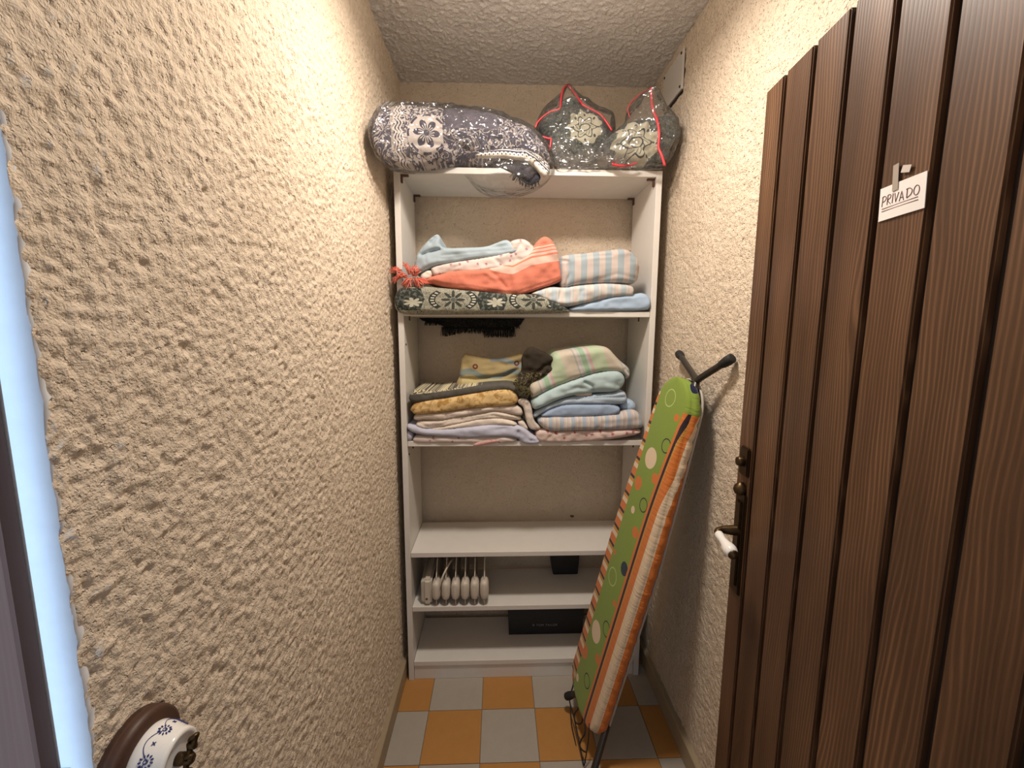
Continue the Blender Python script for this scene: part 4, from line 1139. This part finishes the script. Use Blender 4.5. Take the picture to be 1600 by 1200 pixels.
# ------------------------------------------------------------------ oil radiator lying on the fifth shelf
m_rad = plain('cream_enamel', (0.62, 0.56, 0.48), 0.35)
m_raddark = plain('radiator_gap', (0.03, 0.025, 0.02), 0.6)
S5 = SZ[3]
rd = empty('oil_radiator', atY(715, 946, 1.6)); rd.location[2] = S5 + 0.0005
tag(rd, 'white oil-filled radiator lying down on the second shelf from the floor', 'radiator')
def fin(xc):
    parts = []
    # thin plate with clipped corner
    ys = [1.500, 1.508, 1.70, 1.70]; t = 0.0016
    prof = [(1.498, S5 + 0.001), (1.494, S5 + 0.03), (1.500, S5 + 0.11), (1.540, S5 + 0.165), (1.70, S5 + 0.168), (1.715, S5 + 0.15), (1.715, S5 + 0.03), (1.700, S5 + 0.001), (1.66, S5 + 0.03), (1.54, S5 + 0.03)]
    k = len(prof)
    V = [(xc - t, y, z) for y, z in prof] + [(xc + t, y, z) for y, z in prof]
    F = [list(range(k))[::-1], list(range(k, 2 * k))] + [[i, (i + 1) % k, k + (i + 1) % k, k + i] for i in range(k)]
    V = np.array(V); f_o = mesh('fin', V, F, m_rad, rd, False)
    # rounded oil channel along the front edge
    V = []; F = []
    rows = ((1.4795, 0.16, 0.72), (1.4825, 0.62, 0.86), (1.489, 0.96, 0.98), (1.500, 1.0, 1.0), (1.525, 1.0, 1.0), (1.550, 0.6, 0.9), (1.565, 0.12, 0.7))
    for yy, sx, sz in rows:
        for a in range(12):
            ang = 2 * math.pi * a / 12 + math.pi / 12
            ca, sa = math.cos(ang), math.sin(ang)
            V.append((xc + 0.0172 * sx * np.sign(ca) * abs(ca) ** 0.7, yy, S5 + 0.063 + 0.037 * sz * np.sign(sa) * abs(sa) ** 0.7))
    for i in range(len(rows) - 1):
        for a in range(12):
            b_ = (a + 1) % 12; F.append([i * 12 + a, (i + 1) * 12 + a, (i + 1) * 12 + b_, i * 12 + b_])
    F.append(list(range(12))); F.append([(len(rows) - 1) * 12 + a for a in range(12)][::-1])
    mesh('oil_channel', V, F, m_rad, f_o, True)
for k in range(6):
    xc = atY(681.5 + 15.05 * k, 920, 1.494)[0]
    fin(xc)
x0 = atY(657.5, 925, 1.494)[0]; x1 = atY(674.5, 925, 1.494)[0]
ep = box('control_end', (x0 + 0.008, 1.492, S5 + 0.004), (x1, 1.70, S5 + 0.105), m_rad, rd, 0.008, seg=3)
box('end_cap', (x0, 1.498, S5 + 0.012), (x0 + 0.009, 1.69, S5 + 0.098), m_rad, rd, 0.004, seg=2)
lathe('round_mark', [(0, 0.0045), (0.0006, 0.0045), (0.0008, 0.003)], (x0 + 0.022, 1.4917, S5 + 0.030), (0, -1, 0), plain('grey_mark', (0.14, 0.11, 0.09), 0.6), rd, 16)
tube('power_cable', smooth_path([atY(682, 934, 1.484), atY(686, 919, 1.485), atY(693, 898, 1.49), atY(704, 878, 1.53), atY(711, 872, 1.60)], 5), 0.0036, m_rad, rd, 8)

# ------------------------------------------------------------------ black pouch and black carton
m_blk = plain('black_card', (0.010, 0.010, 0.011), 0.55)
Yp = 1.685
p0 = atY(862, 885, Yp); p1 = atY(904, 885, Yp)
pz = S5 + 0.0005
V = []; F = []
for k, (z, ins) in enumerate(((0, 0.010), (0.004, 0.006), (0.05, -0.002), (0.085, -0.004), (0.092, 0.004))):
    for x, y in ((p0[0] + ins, Yp - 0.002), (p1[0] - ins * 0.5, Yp - 0.002), (p1[0] - ins * 0.5, Yp + 0.045), (p0[0] + ins, Yp + 0.045)):
        V.append((x, y + (0.003 if k in (0, 4) else 0) * (1 if y < Yp else -1), pz + z))
for k in range(4):
    for j in range(4): F.append([k * 4 + j, k * 4 + (j + 1) % 4, k * 4 + 4 + (j + 1) % 4, k * 4 + 4 + j])
F.append([3, 2, 1, 0]); F.append([16, 17, 18, 19])
bp_ = mesh('black_pouch', V, F, m_blk, None, False, loc=((p0[0] + p1[0]) / 2, Yp + 0.02, pz)); tag(bp_, 'small black pouch at the back of the radiator shelf', 'pouch')
bv = bp_.modifiers.new('bevel', 'BEVEL'); bv.width = 0.003; bv.segments = 2

zb = SZ[4] + 0.0005
q0 = atZ(794, 992.5, zb); Yx = q0[1]
bx = empty('black_carton', (q0[0] + 0.15, Yx + 0.06, zb)); tag(bx, 'black carton with small grey lettering on the bottom shelf', 'box')
box('carton_body', (q0[0] + 0.003, Yx + 0.002, zb), (q0[0] + 0.315, BB - 0.004, zb + 0.105), m_blk, bx, 0.001)
box('carton_lid', (q0[0], Yx - 0.001, zb + 0.070), (q0[0] + 0.318, BB - 0.002, zb + 0.115), m_blk, bx, 0.001)
m_grey = plain('grey_print', (0.27, 0.27, 0.275), 0.6)
def text(name, s, size, loc, mat, parent):
    cu = bpy.data.curves.new(name, 'FONT'); cu.body = s; cu.size = size; cu.align_x = 'LEFT'; cu.extrude = 0.0003; cu.space_character = 1.15
    t = bpy.data.objects.new(name, cu); col.objects.link(t)
    bpy.context.view_layer.update()
    dg = bpy.context.evaluated_depsgraph_get(); me = bpy.data.meshes.new_from_object(t.evaluated_get(dg))
    bpy.data.objects.remove(t)
    me.materials.clear(); me.materials.append(mat)
    o = bpy.data.objects.new(name, me); col.objects.link(o); o.parent = parent
    o.rotation_euler = (math.pi / 2, 0, 0); o.location = np.array(loc) - wloc(parent)
    return o
tp = atY(838, 979, Yx - 0.001)
text('lettering', 'TOM TAILOR', 0.0135, (tp[0], Yx + 0.0012, tp[2]), m_grey, bx)
ep_ = atY(833.5, 977, Yx)
parts = [tube_data([(ep_[0] + 0.0042 * math.cos(a), Yx + 0.001, ep_[2] + 0.0042 * math.sin(a)) for a in np.linspace(0, 6.283, 18)], 0.0006, 4)]
for a in range(4):
    c_, s_ = math.cos(a * math.pi / 4), math.sin(a * math.pi / 4)
    parts.append(tube_data([(ep_[0] - 0.003 * c_, Yx + 0.001, ep_[2] - 0.003 * s_), (ep_[0] + 0.003 * c_, Yx + 0.001, ep_[2] + 0.003 * s_)], 0.0005, 4))
V, F = join_data(parts); mesh('emblem', V, F, m_grey, bx)

# ------------------------------------------------------------------ ironing board leaning on the right wall
IB1, IB2, IBN = atZ(893, 1040, 0.15), atZ(932, 1140, 0.15), atX(1062, 590, 0.86)
ic_ = (IB1 + IB2) / 2
ia = IBN - ic_; inn = np.cross(ia, IB2 - IB1); inn /= np.linalg.norm(inn)     # points to the right wall
LN = np.linalg.norm(ia); ia /= LN; ib_ = np.cross(inn, ia)
def bpt(w_, l_, n_=0.0): return ic_ + ib_ * w_ + ia * l_ + inn * n_
def blocal(u, v):
    d = ray(u, v); t = ((ic_ - CAM) @ inn) / (d @ inn); q = CAM + d * t - ic_
    return float(q @ ib_), float(q @ ia)
ib = empty('ironing_board', (ic_[0] + 0.05, ic_[1], 0)); tag(ib, 'folded ironing board with green dotted cover leaning against the right wall', 'ironing board')
def hw(l):
    if l < 0.02: q = (l + 0.05) / 0.07; return 0.060 + 0.063 * math.sqrt(max(0, 1 - (1 - q) ** 2))
    if l < 0.55: return 0.123
    if l < 1.0: return 0.123 - 0.033 * ((l - 0.55) / 0.45) ** 1.2
    q = (l - 1.0) / (LN - 1.0); return 0.090 * math.sqrt(max(0.0, 1 - min(1, q) ** 2))
CW = -0.008
def cover_b(M, u, v):           # u across (m, 0 = centre), v along (m)
    G = (0.185, 0.265, 0.040); O = (0.56, 0.165, 0.035); OC = (0.50, 0.235, 0.045); W = (0.66, 0.52, 0.36); K = (0.030, 0.018, 0.026); LG = (0.42, 0.50, 0.17)
    n = M.noise(M.vec(u, v), 500, 2)
    c = M.mix(n, G, (0.215, 0.30, 0.052))
    for px, py, r, kind in DOTS:
        w_, l_ = blocal(px, py)
        d = ((u - w_) * (u - w_) + (v - l_) * (v - l_)).sqrt()
        if kind[0] == 'r': c = M.mix((d - r).abs().lt(0.0017), c, LG if kind == 'rl' else K)
        else: c = M.mix(d.lt(r), c, {'o': O, 'c': W, 'k': (0.02, 0.03, 0.05)}[kind])
    # orange and dark lines along the right of the panel
    edge = u - (v - 0.62).mx(0.0) * (v - 0.62).mx(0.0) * 0.18
    c = M.mix(edge.gt(0.038), c, O)
    c = M.mix(edge.gt(0.048) * edge.lt(0.058), c, K)
    c = M.mix(edge.gt(0.058) * edge.lt(0.064), c, OC)
    c = M.mix(edge.gt(0.088) * edge.lt(0.118), c, W)
    c = M.mix(edge.gt(0.155), c, (0.05, 0.02, 0.02))
    # green nose
    c = M.mix(v.gt(1.015) * u.lt(0.2), c, M.mix(n, G, (0.215, 0.30, 0.052)))
    for px, py, r, kind in DOTS[:1]:
        w_, l_ = blocal(px, py); d = ((u - w_) * (u - w_) + (v - l_) * (v - l_)).sqrt()
        c = M.mix((d - r).abs().lt(0.0015), c, LG)
    w_, l_ = blocal(1082, 607); d = ((u - w_) * (u - w_) * 0.6 + (v - l_) * (v - l_) * 2.0).sqrt()
    c = M.mix(d.lt(0.020), c, (0.012, 0.014, 0.05))
    # crosswise bars on the left border
    t = ((v - BAR0) / 0.0615).mod(1.0)
    bars = M.mix(t.gt(0.15), K, M.mix(t.gt(0.60), M.mix(t.gt(0.40), OC, OC), O))
    bars = M.mix(t.gt(0.15) * t.lt(0.57), bars, O)
    bars = M.mix(t.gt(0.57) * t.lt(0.82), bars, W)
    bars = M.mix(t.gt(0.82), bars, OC)
    return M.mix(u.lt(-0.075) * v.lt(1.04), c, bars)
BAR0 = blocal(1011, 659)[1]
DOTS = [(1049, 622, 0.025, 'rl'), (1058, 653, 0.011, 'o'), (1042, 697, 0.020, 'rk'), (1018.5, 716, 0.032, 'c'), (998.6, 755, 0.022, 'o'), (1024.5, 748, 0.016, 'o'), (1007, 789.6, 0.020, 'rk'), (990.6, 796.6, 0.0115, 'c'), (994, 832, 0.017, 'o'), (961.5, 862.5, 0.009, 'o'), (977, 889, 0.021, 'k'), (958.6, 901, 0.027, 'rl'), (961.5, 943, 0.010, 'o'), (933, 987, 0.034, 'c'), (949, 983, 0.022, 'rk'), (915, 1017, 0.024, 'o'), (935, 1029.5, 0.015, 'o'), (903.5, 1058.6, 0.012, 'c'), (918.7, 1064, 0.021, 'rk')]
m_cover = fabric('ironing_cover', cover_b, weave=700, bs=0.3, extra=lambda M, u, v: M.noise(M.vec(u * 14, v * 95), 1.0, 3, 0.5, 0.6) * u.gt(0.066) * 7.0)
# padded cover: a closed cross-section swept along the board
V = []; F = []; U = []
ls_ = list(np.linspace(-0.05, 0.02, 8)) + list(np.linspace(0.035, 1.0, 100)) + [1.0 + (LN - 1.0) * math.sin(math.pi / 2 * t) for t in np.linspace(0.1, 1.0, 12)]
RT = 0.043
for li, l in enumerate(ls_):
    h_ = max(hw(l), 0.004); rr = min(0.014, h_ * 0.4)
    sec = []
    puck = 0.0011 * math.sin(l * 260 + 2 * math.sin(l * 31)) + 0.0012 * math.sin(l * 117 + 1)
    sec.append((-h_ + 0.012, RT, -h_ - RT - 0.012)); sec.append((-h_, RT * 0.95, -h_ - RT)); sec.append((-h_ - 0.002, RT * 0.55, -h_ - RT * 0.55))
    for a in range(5):
        g = a / 4 * math.pi / 2
        sec.append((-h_ + rr * (1 - math.cos(g)), rr * (1 - math.sin(g)), -h_ + rr * g / 1.6))
    for t in np.linspace(-1, 1, 15)[1:-1]:
        x = t * (h_ - rr); sec.append((x, -0.004 * (1 - t * t), x))
    for a in range(7):
        g = math.pi / 2 * (1 - a / 6)
        sec.append((h_ - rr * (1 - math.cos(g)) + puck * (1 - a / 12) * 0.2 * a / 6, rr * (1 - math.sin(g)), h_ - rr * g / 1.6))
    for f_, bul in ((0.40, 0.006), (0.60, 0.008), (0.80, 0.006), (0.97, 0.0)):
        sec.append((h_ + bul + puck * (0.5 + f_), RT * f_, h_ + RT * f_))
    sec.append((h_ - 0.012, RT, h_ + RT + 0.012))
    ns = len(sec)
    for (x, n_, uu) in sec:
        V.append(bpt(CW + x, l, n_ * (1 if l < 1.0 else (0.55 + 0.45 * math.sqrt(max(0, 1 - ((l - 1) / (LN - 1)) ** 2)))))); U.append((CW + uu, l))
for i in range(len(ls_) - 1):
    for j in range(ns):
        k = (j + 1) % ns
        F.append([i * ns + j, (i + 1) * ns + j, (i + 1) * ns + k, i * ns + k])
F.append(list(range(ns))); F.append([(len(ls_) - 1) * ns + j for j in range(ns)][::-1])
mesh('padded_cover', V, F, m_cover, ib, True, U)
# metal deck edge below the cover
m_tube = plain('dark_grey_tube', (0.060, 0.052, 0.045), 0.35, 0.6)
m_rub = plain('black_rubber', (0.012, 0.012, 0.012), 0.7)
m_deck = plain('pale_deck', (0.42, 0.38, 0.33), 0.5)
rim = [bpt(CW + s * (hw(l) - 0.002), l, RT + 0.003) for s, seq in ((-1, ls_), (1, ls_[::-1])) for l in seq]
rim.append(rim[0])
tube('deck_rim', rim, 0.0040, m_deck, ib, 6)
V = [bpt(CW + s * (hw(l) - 0.004), l, RT + n_) for n_ in (0.0, 0.006) for s, seq in ((-1, ls_), (1, ls_[::-1])) for l in seq]
k = len(ls_) * 2
F = [list(range(k))[::-1], list(range(k, 2 * k))] + [[i, (i + 1) % k, k + (i + 1) % k, k + i] for i in range(k)]
mesh('metal_deck', V, F, m_tube, ib, False)
# folded legs with V feet
def vfoot(name, tip1, apex, tip2, r):
    P = smooth_path([tip1, tip1 * 0.45 + apex * 0.55, apex + (tip1 - apex) * 0.12, apex, apex + (tip2 - apex) * 0.12, tip2 * 0.45 + apex * 0.55, tip2], 5)
    o_ = tube(name, P, r, m_tube, ib, 14)
    for t_ in (tip1, tip2):
        d_ = (apex - t_); d_ /= np.linalg.norm(d_)
        lathe('rubber_foot', [(-0.004, 0.009), (-0.002, 0.0125), (0.012, 0.0135), (0.030, 0.0115), (0.038, 0.0095)], t_, d_, m_rub, o_, 18)
    return o_
tipA = atX(1061, 553, XR - 0.014); tipB = atX(1143, 560, XR - 0.018); apx = atX(1089, 594, 0.896)
vfoot('upper_foot', tipA, apx, tipB, 0.0092)
tipC = atY(886, 1088, 1.335); tipD = atZ(921, 1228, 0.012); apx2 = bpt(CW + 0.02, 0.03, RT + 0.05)
vfoot('lower_foot', tipC, np.array([0.735, 1.20, 0.245]), tipD, 0.0105)
tube('leg', [apx, bpt(CW + 0.03, 0.75, RT + 0.030), bpt(CW + 0.03, 0.25, RT + 0.022), bpt(CW + 0.02, 0.10, RT + 0.022)], 0.0092, m_tube, ib, 12)
tube('leg', [np.array([0.735, 1.20, 0.245]), bpt(CW - 0.02, 0.35, RT + 0.026), bpt(CW - 0.02, 0.85, RT + 0.020)], 0.0092, m_tube, ib, 12)
# wire iron rest below the tail
def wl(pts, r=0.0024, off=0.02):
    P = []
    for u, v in pts:
        w_, l_ = blocal(u, v); P.append(bpt(w_, l_, 0.0))
    return tube('rest_wire', smooth_path(P, 5), r, m_rub, ib, 7)
wl([(895, 1040), (898, 1058), (893, 1080), (890, 1095), (897, 1122), (905, 1160), (912, 1196)])
wl([(891, 1100), (893, 1130), (900, 1165), (906, 1198)], 0.0018)
wl([(904, 1084), (904, 1105), (898, 1115), (899, 1128), (906, 1131), (910, 1125), (910, 1108)])
wl([(914, 1125), (914, 1145), (908, 1156), (906, 1165), (910, 1172), (915, 1175)])
wl([(921, 1130), (919, 1160), (913, 1196)], 0.0020)
